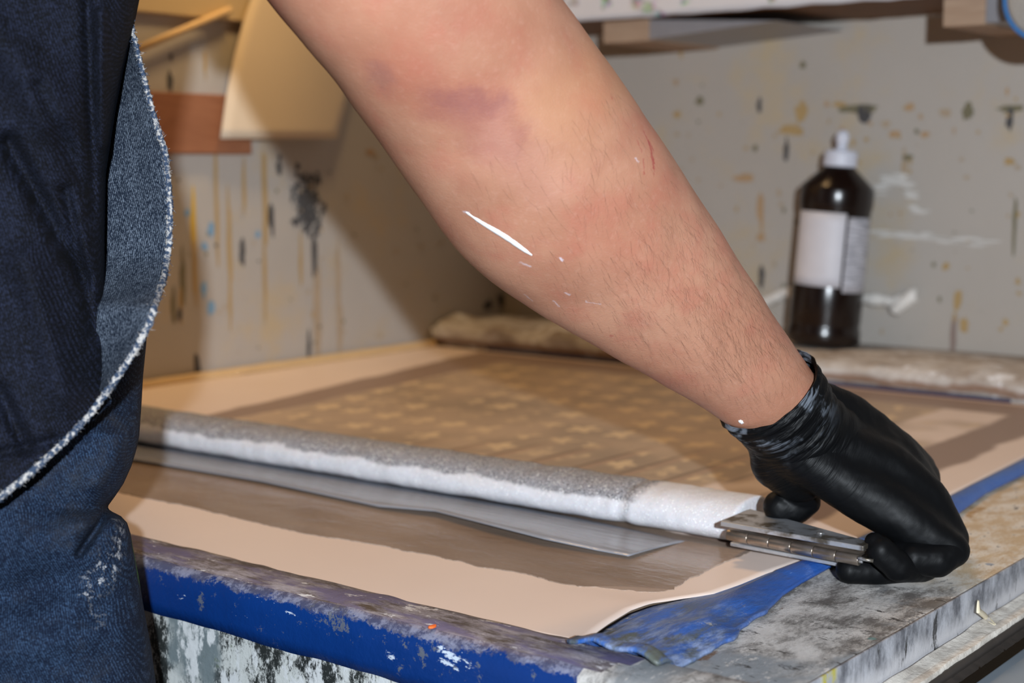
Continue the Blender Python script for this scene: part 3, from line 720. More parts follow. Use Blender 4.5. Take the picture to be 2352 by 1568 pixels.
sb = o.modifiers.new('sub', 'SUBSURF'); sb.levels = 1; sb.render_levels = 1
def plate(name, A, B, wA, wB, th, m, corner=0):
    d = (B-A).normalized(); n = V((-d.y, d.x, 0))
    poly = [A, B, B+n*wB-d*corner, A+n*wA]
    vs, fs = prism([V((p.x, p.y)) for p in poly], 0, th)
    k = len(poly); vs = [V(v)+V((0, 0, [A.z, B.z, B.z, A.z][i % k])) for i, v in enumerate(vs)]
    o = mesh(name, vs, fs, m, sq, smooth=False); bevel(o, .0006, 3); return o
ZT = .0235
A = L(1668, 1210, ZT); B = L(1983, 1266, ZT-.002)
plate('top_plate', A-fd*.004, B, .040, .012, .0030, alu)
A2 = L(1690, 1256, .0075); B2 = L(1935, 1303, .0045)
plate('bottom_plate', A2-fd*.004, B2, .034, .030, .0024, alu)
hA = L(1668, 1228, .0165); hB = L(1972, 1288, .0135); hd = (hB-hA)
nk = 6
for k in range(nk):
    P = hA+hd*(k/nk+.0015); Q = hA+hd*((k+1)/nk-.0015)
    P = P+fn_*.002; Q = Q+fn_*.002
    pts = [P, P+(Q-P)*.008, P+(Q-P)*.03, P+(Q-P)*.97, P+(Q-P)*.992, Q]
    vs, fs = tube(pts, [.0030, .0033, .0034, .0034, .0033, .0030], 20); mesh('hinge_knuckle', vs, fs, hinge, sq)
vs, fs = tube([hA+hd*.01+fn_*.002, hB+hd*.02+fn_*.002], [.0015]*2, 10); mesh('hinge_pin', vs, fs, alu, sq)
A3 = hA+fn_*.003; B3 = hB+fn_*.003
plate('hinge_leaf', A3+V((0, 0, .002)), B3+V((0, 0, .002)), .028, .024, .0012, hinge)
vs, fs = tube([L(1972, 1281, .016), L(1985, 1284, .016), L(2006, 1288, .0155)], [.0011]*3, 8); mesh('clamp_rod', vs, fs, alu, sq)
P = L(1885, 1222, ZT+.0026); vs, fs = lathe([(.0001, .0012), (.0016, .0010), (.0024, .0)][::-1], 16, Matrix.Translation((P.x, P.y, ZT+.0024-.0005))); mesh('rivet', vs, fs, alu, sq)

# ------------------------------------------------------------------ bottle
bp = L(1890, 776, .0275)
bp = LV(1889, 780, VW-.060); bp.z = .0325
bd = (BED @ bp-CAM); bs = bd.length/F
wbot = BED @ bp
tilt = Matrix.Rotation(math.radians(4.2), 4, 'Y')
BM = Matrix.Translation(wbot) @ tilt @ Matrix.Rotation(math.radians(-30), 4, 'Z')
bot = empty('bottle', BM, 'dark brown plastic bottle with white nozzle cap and blank pale labels on the ledge', 'bottle')
brownp = plain('dark brown plastic', (22, 13, 11), .22, .5, var=.05)
whitep = plain('white plastic', (214, 216, 228), .4, var=.03)
labm = G('faded paper label', .5); labm.color(labm.mix(labm.noise(60, 4), srgb(196, 196, 204), srgb(214, 214, 222)))
labg = G('faded fine print label', .5)
q = labg.map(labg.obj(), (1, 1, 9)); labg.color(labg.mix(labg.ss(labg.noise(60, 4, .7, q), .4, .6), srgb(150, 150, 158), srgb(204, 204, 212)))
R = 80*bs*1.02; HB = 478*bs
prof = [(.0, 0), (.92, 0), (1.0, .012), (1.0, .06), (.965, .085), (.955, .095), (.975, .11), (.975, .26), (.96, .275), (.96, .62), (.985, .64), (1.0, .66), (1.0, .715), (.97, .735), (.44, .82), (.42, .825), (.42, .86)]
mesh('bottle_body', *lathe([(max(1e-4, r*R), z*HB) for r, z in prof], 64), brownp, bot)
prof = [(.40, .815), (.445, .818), (.45, .825), (.43, .905), (.41, .915), (.2, .916)]
vs, fs = grid(96, 8, lambda i, j: V((((([.44, .455, .45, .445, .44, .43, .40, .16][j])*R+(.0006 if i % 3 == 0 and 0 < j < 6 else 0))*math.cos(2*math.pi*i/96)), (([.44, .455, .45, .445, .44, .43, .40, .16][j])*R+(.0006 if i % 3 == 0 and 0 < j < 6 else 0))*math.sin(2*math.pi*i/96), [.826, .828, .84, .86, .88, .895, .902, .903][j]*HB)), cu=True)
fs += [tuple(range(96)), tuple(range(7*96, 8*96))]
mesh('cap', vs, fs, whitep, bot)
prof = [(.17, .902), (.17, .915), (.13, .918), (.15, .935), (.19, .95), (.18, .975), (.13, .99), (.06, .997), (.001, .998)]
mesh('nozzle', *lathe([(r*R, z*HB) for r, z in prof], 32), whitep, bot)
def lab(name, a0_, a1_, z0, z1, m):
    vs, fs = grid(30, 8, lambda i, j: V((math.cos(a0_+(a1_-a0_)*i/29)*(R*.962+.0003), math.sin(a0_+(a1_-a0_)*i/29)*(R*.962+.0003), HB*(z0+(z1-z0)*j/7))))
    return solid(mesh(name, vs, fs, m, bot), .0003, 1)
# camera direction in bottle frame
cdir = (BM.inverted() @ CAM); ca = math.atan2(cdir.y, cdir.x)
lab('front_label', ca-1.25, ca+.33, .275, .615, labm)
lab('side_label', ca+.40, ca+1.35, .255, .60, labg)

# crusted pipe on the back wall
pp = [LV(x, y, VW-.0095) for x, y in ((1735, 705), (1765, 690), (1800, 672), (1850, 668), (1930, 678), (1990, 686), (2035, 690), (2060, 694), (2085, 690))]
pts = []; rs = []
for i in range(len(pp)-1):
    for k in range(10):
        P = pp[i].lerp(pp[i+1], k/10); pts.append(P); rs.append(.0070*(1+.35*nz(P, 60, 2)+(.5 if i == 7 else 0)))
vs, fs = tube(pts, rs, 14)
pv_, pf_ = capsule(LV(2060, 708, VW-.012), LV(2092, 682, VW-.012), .008, .009)
pv_ = [V(v)*1.0+V((0, .0, 0))+V((1, 1, 1))*.0025*nz(v, 120, 1) for v in pv_]
vs = [V(v)+V((.3, .3, 1))*.002*nz(v, 150, 3) for v in vs]
pipe = empty('crusted_pipe', BED, 'short pipe caked in white paint on the back wall behind the bottle', 'pipe')
pipem = plain('white paint crust', (226, 222, 216), .5, nscale=90, var=.25); mesh('pipe_run', vs, fs, pipem, pipe); mesh('valve_knob', pv_, pf_, pipem, pipe)
for x, y in ((1765, 690), (2060, 696)):
    P = LV(x, y, VW-.0095); vs, fs = tube([P, V((P.x, VW+.001, P.z))], [.006, .007], 12); mesh('wall_mount', vs, fs, ledge, pipe)

# ------------------------------------------------------------------ person
person = empty('person', Matrix.Translation((-.31, .85, -.9)), 'person in dark denim shirt and blue jeans reaching across with black gloved hand', 'person')
PI_ = person.matrix_world.inverted()
def pmesh(name, vs, fs, m, parent=person, **k):
    return mesh(name, [PI_ @ V(v) for v in vs], fs, m, parent, **k)
def ring_loft(secs, n=40, ratio=.84):
    rings = []; cs = [(D(*l, d)+D(*r, d))/2 for l, r, d in secs]
    for i, (l, r, d) in enumerate(secs):
        w = (D(*r, d)-D(*l, d))/2; t = (cs[min(i+1, len(cs)-1)]-cs[max(i-1, 0)]).normalized()
        nrm = t.cross(w).normalized()*w.length*ratio
        rings.append((cs[i], w, nrm))
    # catmull-rom resample
    out = []
    for i in range(len(rings)-1):
        p0, p1, p2, p3 = [rings[max(0, min(len(rings)-1, i+k))] for k in (-1, 0, 1, 2)]
        for k in range(6):
            t = k/6
            def cr(c): return .5*((2*p1[c])+(p2[c]-p0[c])*t+(2*p0[c]-5*p1[c]+4*p2[c]-p3[c])*t*t+(3*p1[c]-p0[c]-3*p2[c]+p3[c])*t**3)
            out.append((cr(0), cr(1), cr(2)))
    out.append(rings[-1])
    vs, fs = grid(n, len(out), lambda i, j: out[j][0]+out[j][1]*math.cos(2*math.pi*i/n)+out[j][2]*math.sin(2*math.pi*i/n), cu=True)
    k = len(out); fs += [tuple(range(n))[::-1], tuple(range((k-1)*n, k*n))]
    return vs, fs
parts = [ring_loft(ARM)]
sh_r = V((-.22, .70, .57)); sh_l = V((-.32, .96, .57))
parts.append(chain([(D(590, -800, .73), .052), (sh_r, .062)]))
def oval(c, ax_, ay_, az=1): return (c, ax_, ay_)
tor = [(V((-.31+.0*k, .82, z)), ax_, ay_) for k, (z, ax_, ay_) in enumerate(((-.06, .055, .07), (.08, .055, .07), (.20, .05, .07), (.32, .055, .075), (.44, .07, .09), (.54, .08, .11), (.61, .06, .09), (.65, .045, .05)))]
vs, fs = grid(32, len(tor), lambda i, j: tor[j][0]+V((math.cos(2*math.pi*i/32)*tor[j][1], math.sin(2*math.pi*i/32)*tor[j][2], 0)), cu=True)
fs += [tuple(range(32))[::-1], tuple(range((len(tor)-1)*32, len(tor)*32))]
parts.append((vs, fs))
parts.append(chain([(sh_r, .06), (V((-.28, .82, .58)), .07), (sh_l, .06)]))
parts.append(chain([(V((-.28, .82, .62)), .055), (V((-.245, .82, .72)), .052)]))          # neck
hc = V((-.215, .82, .80))
parts.append(chain([(hc+V((-.01, 0, .03)), .085), (hc+V((.015, 0, -.03)), .066)])); parts.append(chain([(hc+V((.04, 0, -.06)), .038), (hc+V((.05, 0, -.075)), .03)]))   # skull, jaw
parts.append(chain([(hc+V((.085, 0, .0)), .008), (hc+V((.094, 0, -.028)), .012)]))         # nose
for s in (-1, 1):
    parts.append(chain([(hc+V((-.005, s*.078, .005)), .010), (hc+V((-.008, s*.083, -.025)), .008), (hc+V((-.004, s*.08, -.035)), .006)]))
    parts.append(chain([(hc+V((.072, s*.03, .012)), .012), (hc+V((.073, s*.035, .012)), .012)]))
parts.append(chain([(hc+V((.078, -.02, -.055)), .007), (hc+V((.082, 0, -.054)), .008), (hc+V((.078, .02, -.055)), .007)]))
# left arm reaching for the hidden end of the bar
lend = BED @ (a0-fd*.16+V((0, 0, .035)))
elb = V((-.35, 1.12, .33))
parts.append(chain([(sh_l, .058), (elb, .044), (elb.lerp(lend, .3), .043), (lend+V((-.01, -.01, .05)), .028)]))
bv, bf, bn = remeshed(*join(parts), .0030, 6, .5)
# anatomical bumps on the visible arm
def bump_at(px, py, d, rad, amp): return (D(px, py, d), rad, amp)
bumps = [bump_at(960, 190, .66, .022, .0045), bump_at(1095, 235, .66, .016, -.003), bump_at(1190, 300, .66, .011, .002), bump_at(860, 160, .67, .015, -.002), bump_at(1180, 120, .64, .022, -.0025),
         bump_at(1120, 60, .63, .02, .003), bump_at(1000, 400, .70, .02, .0015), bump_at(1300, 430, .69, .03, .003), bump_at(1420, 650, .76, .03, .0012), bump_at(1240, 470, .7, .02, -.001), bump_at(1700, 850, .84, .014, .0015), bump_at(800, 60, .66, .03, .002)]
for i in range(len(bv)):
    p = bv[i]
    if p.x < -.18: continue
    dsp = 0
    for c, r, a in bumps:
        q = (p-c).length_squared/(r*r)
        if q < 6: dsp += a*math.exp(-q)
    dsp += .0006*nz(p, 45, 1)
    bv[i] = p+bn[i]*dsp
body = pmesh('body', bv, bf, skin)
bvh = BVHTree.FromPolygons(bv, bf)
def onarm(px, py):
    r = ray(px, py).normalized(); hit = bvh.ray_cast(CAM, r)
    return (hit[0], hit[1]) if hit[0] else (D(px, py, .75), -r)
# pigment marks on the skin, plus an orange patch of painted lamplight
c = skin_c; g = skin; BF = .52
pos = [n for n in g.nt.nodes if n.type == 'NEW_GEOMETRY'][0].outputs['Position']
wob = g.n('ShaderNodeVectorMath', {0: g.noise(55, 4, .65, pos, col=True), 1: (.5, .5, .5)}, operation='SUBTRACT').outputs[0]
wob = g.n('ShaderNodeVectorMath', {0: wob, 'Scale': .030}, operation='SCALE').outputs[0]
wpos = g.n('ShaderNodeVectorMath', {0: pos, 1: wob}, operation='ADD').outputs[0]
for (x0, y0, x1, y1, r0, r1, col, f) in (
        (900, 170, 1150, 250, .002, .024, (190, 96, 80), .55), (1040, 225, 1150, 250, .0, .012, (138, 88, 96), .75), (1010, 240, 1180, 330, .001, .018, (150, 92, 92), .55), (1190, 290, 1195, 310, .0, .008, (150, 80, 72), .6),
        (868, 160, 875, 200, .0, .011, (120, 88, 96), .55), (1060, 20, 1190, 90, .0, .014, (182, 104, 84), .45), (1000, 390, 1080, 410, .0, .014, (188, 112, 96), .4),
        (1150, 330, 1250, 420, .0, .022, (224, 166, 150), .4), (1290, 250, 1400, 160, .005, .035, (206, 146, 100), .6), (1380, 530, 1480, 620, .0, .025, (204, 120, 98), .35), (1480, 300, 1520, 400, .0, .02, (200, 118, 96), .35), (760, 60, 900, 60, .01, .03, (214, 140, 112), .4)):
    A = onarm(x0, y0)[0]; B = onarm(x1, y1)[0]
    c = g.mix(g.m('MULTIPLY', g.seg(wpos, A, B, r0, r1), f*BF), c, srgb(*[v_*.9 for v_ in col]))
fpos = g.n('ShaderNodeVectorMath', {0: pos, 1: g.n('ShaderNodeVectorMath', {0: g.n('ShaderNodeVectorMath', {0: g.noise(300, 4, .7, pos, col=True), 1: (.5, .5, .5)}, operation='SUBTRACT').outputs[0], 'Scale': .004}, operation='SCALE').outputs[0]}, operation='ADD').outputs[0]
for (x0, y0, x1, y1, r0, r1, f) in ((1478, 300, 1500, 345, .0, .0011, .7), (1490, 325, 1502, 385, .0002, .0016, .8), (1462, 320, 1475, 350, .0, .0009, .5), (1478, 365, 1480, 400, .0, .0009, .6), (1500, 360, 1503, 400, 0, .0008, .6), (1404, 222, 1406, 226, .0002, .0009, .8), (1404, 770, 1406, 773, .0003, .0012, .5)):
    A = onarm(x0, y0)[0]; B = onarm(x1, y1)[0]
    c = g.mix(g.m('MULTIPLY', g.seg(fpos, A, B, r0, r1), f), c, srgb(158, 72, 66))
# faint paint flecks
for (x0, y0, x1, y1, r0, r1, f) in ((1195, 602, 1216, 612, .0, .0012, .7), (1289, 594, 1291, 597, .0004, .0010, .9), (1300, 672, 1306, 676, .0, .0014, .7), (1270, 690, 1285, 705, .0, .0009, .6), (1205, 676, 1222, 690, 0, .001, .6), (1345, 692, 1380, 700, 0, .0008, .5), (1460, 362, 1466, 372, .0, .001, .6), (1075, 488, 1066, 486, 0, .0012, .8)):
    A = onarm(x0, y0)[0]; B = onarm(x1, y1)[0]
    c = g.mix(g.m('MULTIPLY', g.seg(fpos, A, B, r0, r1), f*.65), c, srgb(226, 222, 236))
g.color(c)
# raised white paint streak: a thin patch that follows the skin
def patch(name, edge_l, edge_r, th, m, label=None):
    vs = []; n = len(edge_l); nc = 5
    tops = []; 
    for i in range(n):
        for k in range(nc):
            s = k/(nc-1); x = edge_l[i][0]*(1-s)+edge_r[i][0]*s; y = edge_l[i][1]*(1-s)+edge_r[i][1]*s
            P, N_ = onarm(x, y); h = th*math.sin(math.pi*s)*math.sin(math.pi*(i+.3)/(n-.4))
            tops.append(P+N_*(h+.00008)); vs.append(P-N_*.0006)
    k0 = len(vs); vs += tops; fs = []
    for i in range(n-1):
        for k in range(nc-1):
            a = k0+i*nc+k; fs.append((a, a+1, a+nc+1, a+nc))
    for i in range(n-1):
        for k in (0, nc-1):
            a = i*nc+k; fs.append((a, a+nc, a+nc+k0, a+k0))
    o = pmesh(name, vs, fs, m); 
    if label: o['label'] = label
    return o
el = []; er = []
for k in range(40):
    t = k/39; x = 1070+t*152; y = 487+t*98+1.2*math.sin(t*8); w = 7.5*math.sin(math.pi*min(1, t*.93+.05))**.6*(.5+.6*t)+1.5*noise.noise(V((t*14, 1, 0)))
    w = max(w, .8); el.append((x+w*.54, y-w*.84)); er.append((x-w*.54, y+w*.84))
patch('paint_streak', el, er, .0007, whitepaint, 'streak of white paint across the forearm')
el = [(1696+k*1.15, 967+k*.35-4.6*math.sin(math.pi*(k+.6)/12)-1.1*math.sin(k*1.7)) for k in range(12)]; er = [(1696+k*1.15, 967+k*.35+4.4*math.sin(math.pi*(k+.6)/12)+.9*math.sin(k*1.1)) for k in range(12)]
patch('paint_streak', el, er, .0008, whitepaint, 'white paint dot near the wrist')

# arm hair
hv = []; he = []
cu = bpy.data.curves.new('arm_hair', 'CURVE'); cu.dimensions = '3D'; cu.bevel_depth = .000026; cu.bevel_resolution = 0
axs = [(D(*l, d)+D(*r, d))/2 for l, r, d in ARM]
random.seed(11)
cnt = 0
while cnt < 1300:
    k = random.choice([6, 7, 8, 9, 10, 10, 8, 9, 10, 9, 11, 10, 9, 8]); s = random.random(); l0, r0_, _ = ARM[k]; l1, r1_, _ = ARM[k+1]
    a = random.random()**.55*.985+.01
    lx = l0[0]*(1-s)+l1[0]*s; ly = l0[1]*(1-s)+l1[1]*s; rx_ = r0_[0]*(1-s)+r1_[0]*s; ry = r0_[1]*(1-s)+r1_[1]*s
    px = lx+(rx_-lx)*a; py = ly+(ry-ly)*a
    r = ray(px, py).normalized(); hit = bvh.ray_cast(CAM, r)
    if not hit[0]: continue
    P, N_ = hit[0], hit[1]; axd = (axs[min(k+2, len(axs)-1)]-axs[k]).normalized()
    side = N_.cross(axd).normalized()
    dirn = (axd*random.uniform(.5, 1)+side*random.uniform(-.9, .3)*(1 if a > .5 else -.4)+N_*random.uniform(.02, .22)+V((0, 0, -.35))).normalized()
    dirn = (dirn-N_*min(0, dirn.dot(N_))+N_*.12).normalized()
    ln = random.uniform(.006, .014)
    sp = cu.splines.new('POLY'); sp.points.add(3); bend = V((random.uniform(-1, 1), random.uniform(-1, 1), random.uniform(-1, 1)))*.0028
    for q in range(4):
        t = q/3; X_ = P+dirn*ln*t+bend*t*t-N_*(.0008*t*t)+N_*.0001; X_ = PI_ @ X_
        sp.points[q].co = (*X_, 1); sp.points[q].radius = 1-.8*t
    cnt += 1
ho = bpy.data.objects.new('arm_hair', cu); cu.materials.append(hairm.M); C.objects.link(ho); ho.parent = person; ho['kind'] = 'stuff'

# ---- glove
RX = 3
def PR(px, py, d, r): return (D(px, py, d), (r+RX)*d/F)
gp = []
def ch(*pts): gp.append(chain([PR(*p) for p in pts]))
ch((1735, 975, .885, 50), (1860, 1058, .880, 56), (1985, 1138, .878, 62), (2090, 1205, .872, 53), (2188, 1262, .868, 40))      # index metacarpal + first phalanx
ch((1765, 945, .885, 60), (1900, 1015, .888, 62), (2035, 1082, .890, 66), (2120, 1150, .888, 60), (2185, 1240, .885, 42))     # middle
ch((1795, 920, .895, 55), (1940, 995, .902, 52), (2062, 1050, .908, 50), (2110, 1120, .908, 48), (2150, 1210, .905, 40))      # ring
ch((1815, 893, .905, 50), (1890, 930, .912, 40), (1970, 978, .920, 40), (2070, 1030, .930, 34), (2118, 1075, .940, 32), (2132, 1120, .945, 30))      # little
ch((1800, 990, .91, 60), (1900, 1060, .915, 60), (2020, 1120, .915, 56))                                                      # palm heel
gp.append(chain([PR(1778, 1000, .892, 60), PR(1788, 1062, .898, 64), PR(1838, 1104, .906, 52)]))                                # thumb root
for q_ in range(13):
    t_ = q_/12; gp.append(chain([PR(1745+t_*75, 985-t_*92, .887+t_*.016, 54-t_*8), PR(1870+t_*80, 1066-t_*118, .884+t_*.024, 60-t_*14), PR(1990+t_*85, 1134-t_*92, .878+t_*.040, 62-t_*20), PR(2095+t_*30, 1200-t_*105, .872+t_*.058, 52-t_*16)]))
hand_main = remeshed(*join(gp), .0018, 48, .5)
fing = []; RX = 0
def fg(*pts): fing.append(chain([PR(*p) for p in pts]))
fg((2186, 1262, .869, 41), (2150, 1285, .863, 41), (2098, 1282, .862, 37), (2072, 1268, .868, 30))       # index folds back
fg((2170, 1255, .885, 38), (2120, 1302, .872, 35), (2062, 1300, .858, 36), (2024, 1266, .856, 34), (2008, 1244, .858, 23))   # middle wraps the clamp
fg((2140, 1270, .90, 34), (2085, 1308, .882, 33), (2010, 1310, .876, 34), (1951, 1310, .874, 31))       # ring lies flat on the worktop
fg((2132, 1120, .945, 30), (2120, 1200, .93, 30), (2070, 1250, .92, 28), (2020, 1260, .915, 26))          # little finger behind
fg((1830, 1108, .908, 44), (1848, 1150, .915, 37), (1826, 1168, .915, 37), (1790, 1163, .915, 38))     # thumb on the plate
allp = [(hand_main[0], hand_main[1])]
allv, allf = join([(hand_main[0], hand_main[1])])
gv, gf, gn = list(hand_main[0]), list(hand_main[1]), list(hand_main[2])
for f_ in fing:
    a_, b_, c_ = remeshed(f_[0], f_[1], .0011, 4, .5); o_ = len(gv); gv += a_; gn += c_; gf += [tuple(i+o_ for i in q) for q in b_]
for i in range(len(gv)):
    gv[i] = gv[i]+gn[i]*(.0005*nz(gv[i], 90, 1)+.00025*nz(gv[i], 260, 2))
# cuff: tube from the opening over the wrist, gathered in folds
CF = [((1664, 968), (1856, 822), .868), ((1676, 985), (1872, 845), .872), ((1695, 1003), (1890, 868), .876), ((1716, 1020), (1902, 895), .882), ((1735, 1045), (1925, 918), .887), ((1768, 1062), (1960, 945), .892), ((1810, 1075), (2000, 975), .9)]
def cuff():
    cs = [(D(*l, d)+D(*r, d))/2 for l, r, d in CF]; rings = []
    for i, (l, r, d) in enumerate(CF):
        w = (D(*r, d)-D(*l, d))/2; t = (cs[min(i+1, 6)]-cs[max(i-1, 0)]).normalized(); nrm = t.cross(w).normalized()*w.length*.90
        rings.append((cs[i], w, nrm, t))
    NJ = 72
    def f(i, j):
        t = j/(NJ-1)*6; k = min(int(t), 5); q = t-k; c_ = rings[k][0].lerp(rings[k+1][0], q); w = rings[k][1].lerp(rings[k+1][1], q); n_ = rings[k][2].lerp(rings[k+1][2], q); ax_ = rings[k][3]
        a_ = 2*math.pi*i/140; dv = w*math.cos(a_)+n_*math.sin(a_)
        fl = math.sin(j*.62+3.0*math.sin(a_*1.0+1)+2.2*noise.noise(V((math.cos(a_)*1.6, math.sin(a_)*1.6, j*.03))))
        fl2 = noise.noise(V((math.cos(a_)*5, math.sin(a_)*5, j*.5)))
        am = .0011*(1-t/6*.8)
        dv = dv*(1.03-(.07*(t/6)))+dv.normalized()*(am*fl+.0008*fl2*(1-t/6))
        off = ax_*(.0022*noise.noise(V((math.cos(a_)*2, math.sin(a_)*2, 5))) if j < 6 else 0)
        return c_+dv+off
    return grid(140, NJ, f, cu=True)
cv, cf = cuff()
glove = pmesh('glove', gv, gf, glovem)
cfo = mesh('glove_cuff', [PI_ @ V(v) for v in cv], cf, glovem, glove); solid(cfo, .0005, 1)
# left glove on the hidden end of the bar
lp = []
lp.append(chain([(lend+V((-.012, -.01, .05)), .032), (lend+V((-.005, 0, .02)), .036), (lend+V((.01, .0, .0)), .030)]))
for k in range(4):
    b0 = BED.to_3x3() @ fd; s0 = lend+b0*(.02*k-.02)+V((0, 0, .01)); n0 = BED.to_3x3() @ fn_
    lp.append(chain([(s0, .012), (s0+n0*.045, .0105), (s0+n0*.065+V((0, 0, -.018)), .0095)]))
lp.append(chain([(lend+V((.01, -.01, .015)), .013), (lend-(BED.to_3x3() @ fn_)*.02+(BED.to_3x3() @ fd)*.03, .011)]))
a_, b_, c_ = remeshed(*join(lp), .002, 3)
pmesh('glove', a_, b_, glovem)

# ---- shirt: elliptical shell whose camera-side outline follows the photo
SR = [(-1150, 420), (-800, 420), (-500, 395), (-250, 365), (-60, 328), (0, 320), (60, 308), (160, 284), (250, 266), (400, 243), (550, 240), (700, 241), (800, 256), (860, 264), (950, 270), (1150, 290), (1400, 300)]
HEM = [(-900, 1330), (-600, 1340), (-300, 1290), (-120, 1220), (0, 1142), (60, 1095), (150, 1012), (205, 950), (250, 893), (262, 874), (300, 850)]
def hemy(px): return interp(HEM, px)
def fold(px, py):
    s = 0
    for (x0, y0, x1, y1, w, a) in ((20, 330, 190, 640, 22, .006), (150, 440, 215, 760, 16, .004), (232, 30, 240, 330, 14, -.004), (0, 900, 60, 1030, 18, .004), (60, 600, 150, 900, 40, -.004), (-20, 60, 120, 260, 50, -.005), (0, 1040, 130, 1010, 10, .003), (200, 0, 215, 500, 12, .003), (90, 200, 190, 420, 20, .003)):
        d = V((x1-x0, y1-y0)); p_ = V((px-x0, py-y0)); t = max(0, min(1, p_.dot(d)/d.length_squared)); q = (p_-d*t).length/w
        if q < 3: s += a*math.exp(-q*q)
    return s
NS, MS = 440, 320
def shirt(i, j):
    a_ = 2*math.pi*i/NS; y0 = -1150
    hx = -480
    # estimate px to get the hem height
    def at(py):
        xr = interp(SR, py); hw = (xr-hx)/2; px = hx+hw+hw*math.cos(a_); sn = math.sin(a_); d = .81-.115*abs(sn)**.5*(1 if sn > 0 else -.8)
        return px, d
    px, d = at(900); yb = hemy(px) if math.sin(a_) > -.05 else 880+150*abs(math.sin(a_))+ (1330-880)*max(0, -math.cos(a_))
    for _ in range(4):
        if math.sin(a_) > -.05: px, d = at(yb); yb = hemy(px)
    t = j/(MS-1); py = y0+(yb-y0)*t; px, d = at(py)
    if py < -300:                     # close toward the shoulders
        k = (py+300)/-850; px = px+(220-px)*k*.25+120*k; 
    d += fold(px, py)*2.4+.004*noise.noise(V((px*.006, py*.004, 1)))+.0015*noise.noise(V((px*.02, py*.012, 4)))
    return D(px, py, d)
vs, fs = grid(NS, MS, shirt, cu=True)
shirt_o = pmesh('denim_shirt', vs, fs, shirtm); shirt_o['label'] = 'dark navy denim outer shirt'; solid(shirt_o, .0015, 1)
top = vs[:NS]; cen = sum((V(v) for v in top), V())/NS
# yoke closing the shoulders around the neck
def yoke(i, j):
    t = j/14; P = V(top[i]); a = cen+V((.03, 0, .06)); tgt = V((-.272, .82, .655))+V((math.cos(2*math.pi*i/NS), -math.sin(2*math.pi*i/NS), 0))*.068
    return P.lerp(tgt, t)+V((0, 0, .045*math.sin(t*math.pi)))
vs2, fs2 = grid(NS, 15, yoke, cu=True); pmesh('shirt_yoke', vs2, fs2, shirtm)
# sleeves
def sleeve(a, b, ra, rb, name='sleeve'):
    pts = [V(a).lerp(V(b), k/20) for k in range(21)]; rs = [ra+(rb-ra)*k/20+.0015*math.sin(k*1.7) for k in range(21)]
    vs, fs = tube(pts, rs, 40, cap=False); vs = [V(v)+V((1, 1, 1))*.003*nz(v, 25, 1) for v in vs]
    solid(pmesh(name, vs, fs, shirtm), .0015, 1)
up = (D(720, -500, .725)); sleeve(sh_r+V((-.02, .03, .02)), up, .082, .078)
sleeve(sh_l+V((.02, -.02, .01)), sh_l.lerp(elb, .75), .076, .062)
# lining flap behind
HE = [(-60, 268), (20, 292), (60, 303), (120, 317), (220, 341), (300, 363), (345, 379), (400, 385), (480, 390), (560, 388), (640, 376), (700, 356), (745, 342), (790, 318), (850, 280), (893, 250), (950, 208), (1012, 150), (1095, 60), (1142, 0), (1220, -120)]
LD = [(-60, 310), (0, 298), (60, 285), (160, 262), (250, 244), (400, 215), (550, 205), (700, 215), (830, 250), (880, 262)]
def hem_d(py, px): 
    return .905-.07*max(0, min(1, (300-px)/300))-(.03 if py > 760 else .03*max(0, (py-560)/200))
def shirt_front_d(px, py):
    xr = interp(SR, py); hw = (xr+480)/2; cc = max(-1, min(1, (px-(xr-480)/2)/hw)); s_ = math.sqrt(max(0, 1-cc*cc)); return .81-.115*s_**.5
def linf(i, j):
    py = -60+(900+60)*j/90; s = i/24; xe = interp(HE, py); xi = min(interp(SR, py)-45, xe-2); px = xi+(xe-xi)*s
    d = .815-.02*math.sin(math.pi*s*.5)-.022*s*s-.062*max(0, min(1, (py-580)/130))**1.5+.0025*noise.noise(V((px*.01, py*.006, 8)))
    return D(px, py, d)
vs, fs = grid(25, 91, linf)
lo = pmesh('shirt_lining', vs, fs, liningm); lo['label'] = 'pale worn inner face of the shirt flap'; solid(lo, .0012, -1)
# frayed hem thread along the curve
pts = []; rs = []
for k in range(340):
    t = k/339; py = 40+(1170-40)*t; px = interp(HE, py)
    l_ = .773-.062*max(0, min(1, (py-580)/130))**1.5; sf_ = shirt_front_d(px, py)-.003; q = max(0, min(1, (py-850)/50)); dd = l_*(1-q)+min(l_, sf_)*q
    jx = 2.2*noise.noise(V((k*.4, 0, 0))); P = D(px+jx, py+1.5*noise.noise(V((k*.5, 4, 0))), dd-.001)
    pts.append(P); rs.append(.0017*(.62+.38*math.sin(min(1, t*2)*math.pi/2))*(1+.35*noise.noise(V((k*.9, 9, 0)))))
vs, fs = tube(pts, rs, 12)
vs = [V(v)+V((nz(v, 700, 1), nz(v, 700, 2), nz(v, 700, 3)))*.0007 for v in vs]
parts = [(vs, fs)]
random.seed(5)
for k in range(560):
    i = random.randrange(2, 337); P = pts[i]; d_ = V((random.gauss(.3, 1), random.gauss(-.6, .5), random.gauss(-.2, 1))).normalized()
    parts.append(tube([P, P+d_*.0022, P+d_*.0028+V((random.gauss(0, 1), 0, random.gauss(0, 1)))*.0007], [.00016, .00012, .00006], 4))
ho = pmesh('frayed_hem', *join(parts), hemm); ho['label'] = 'frayed white raw edge'

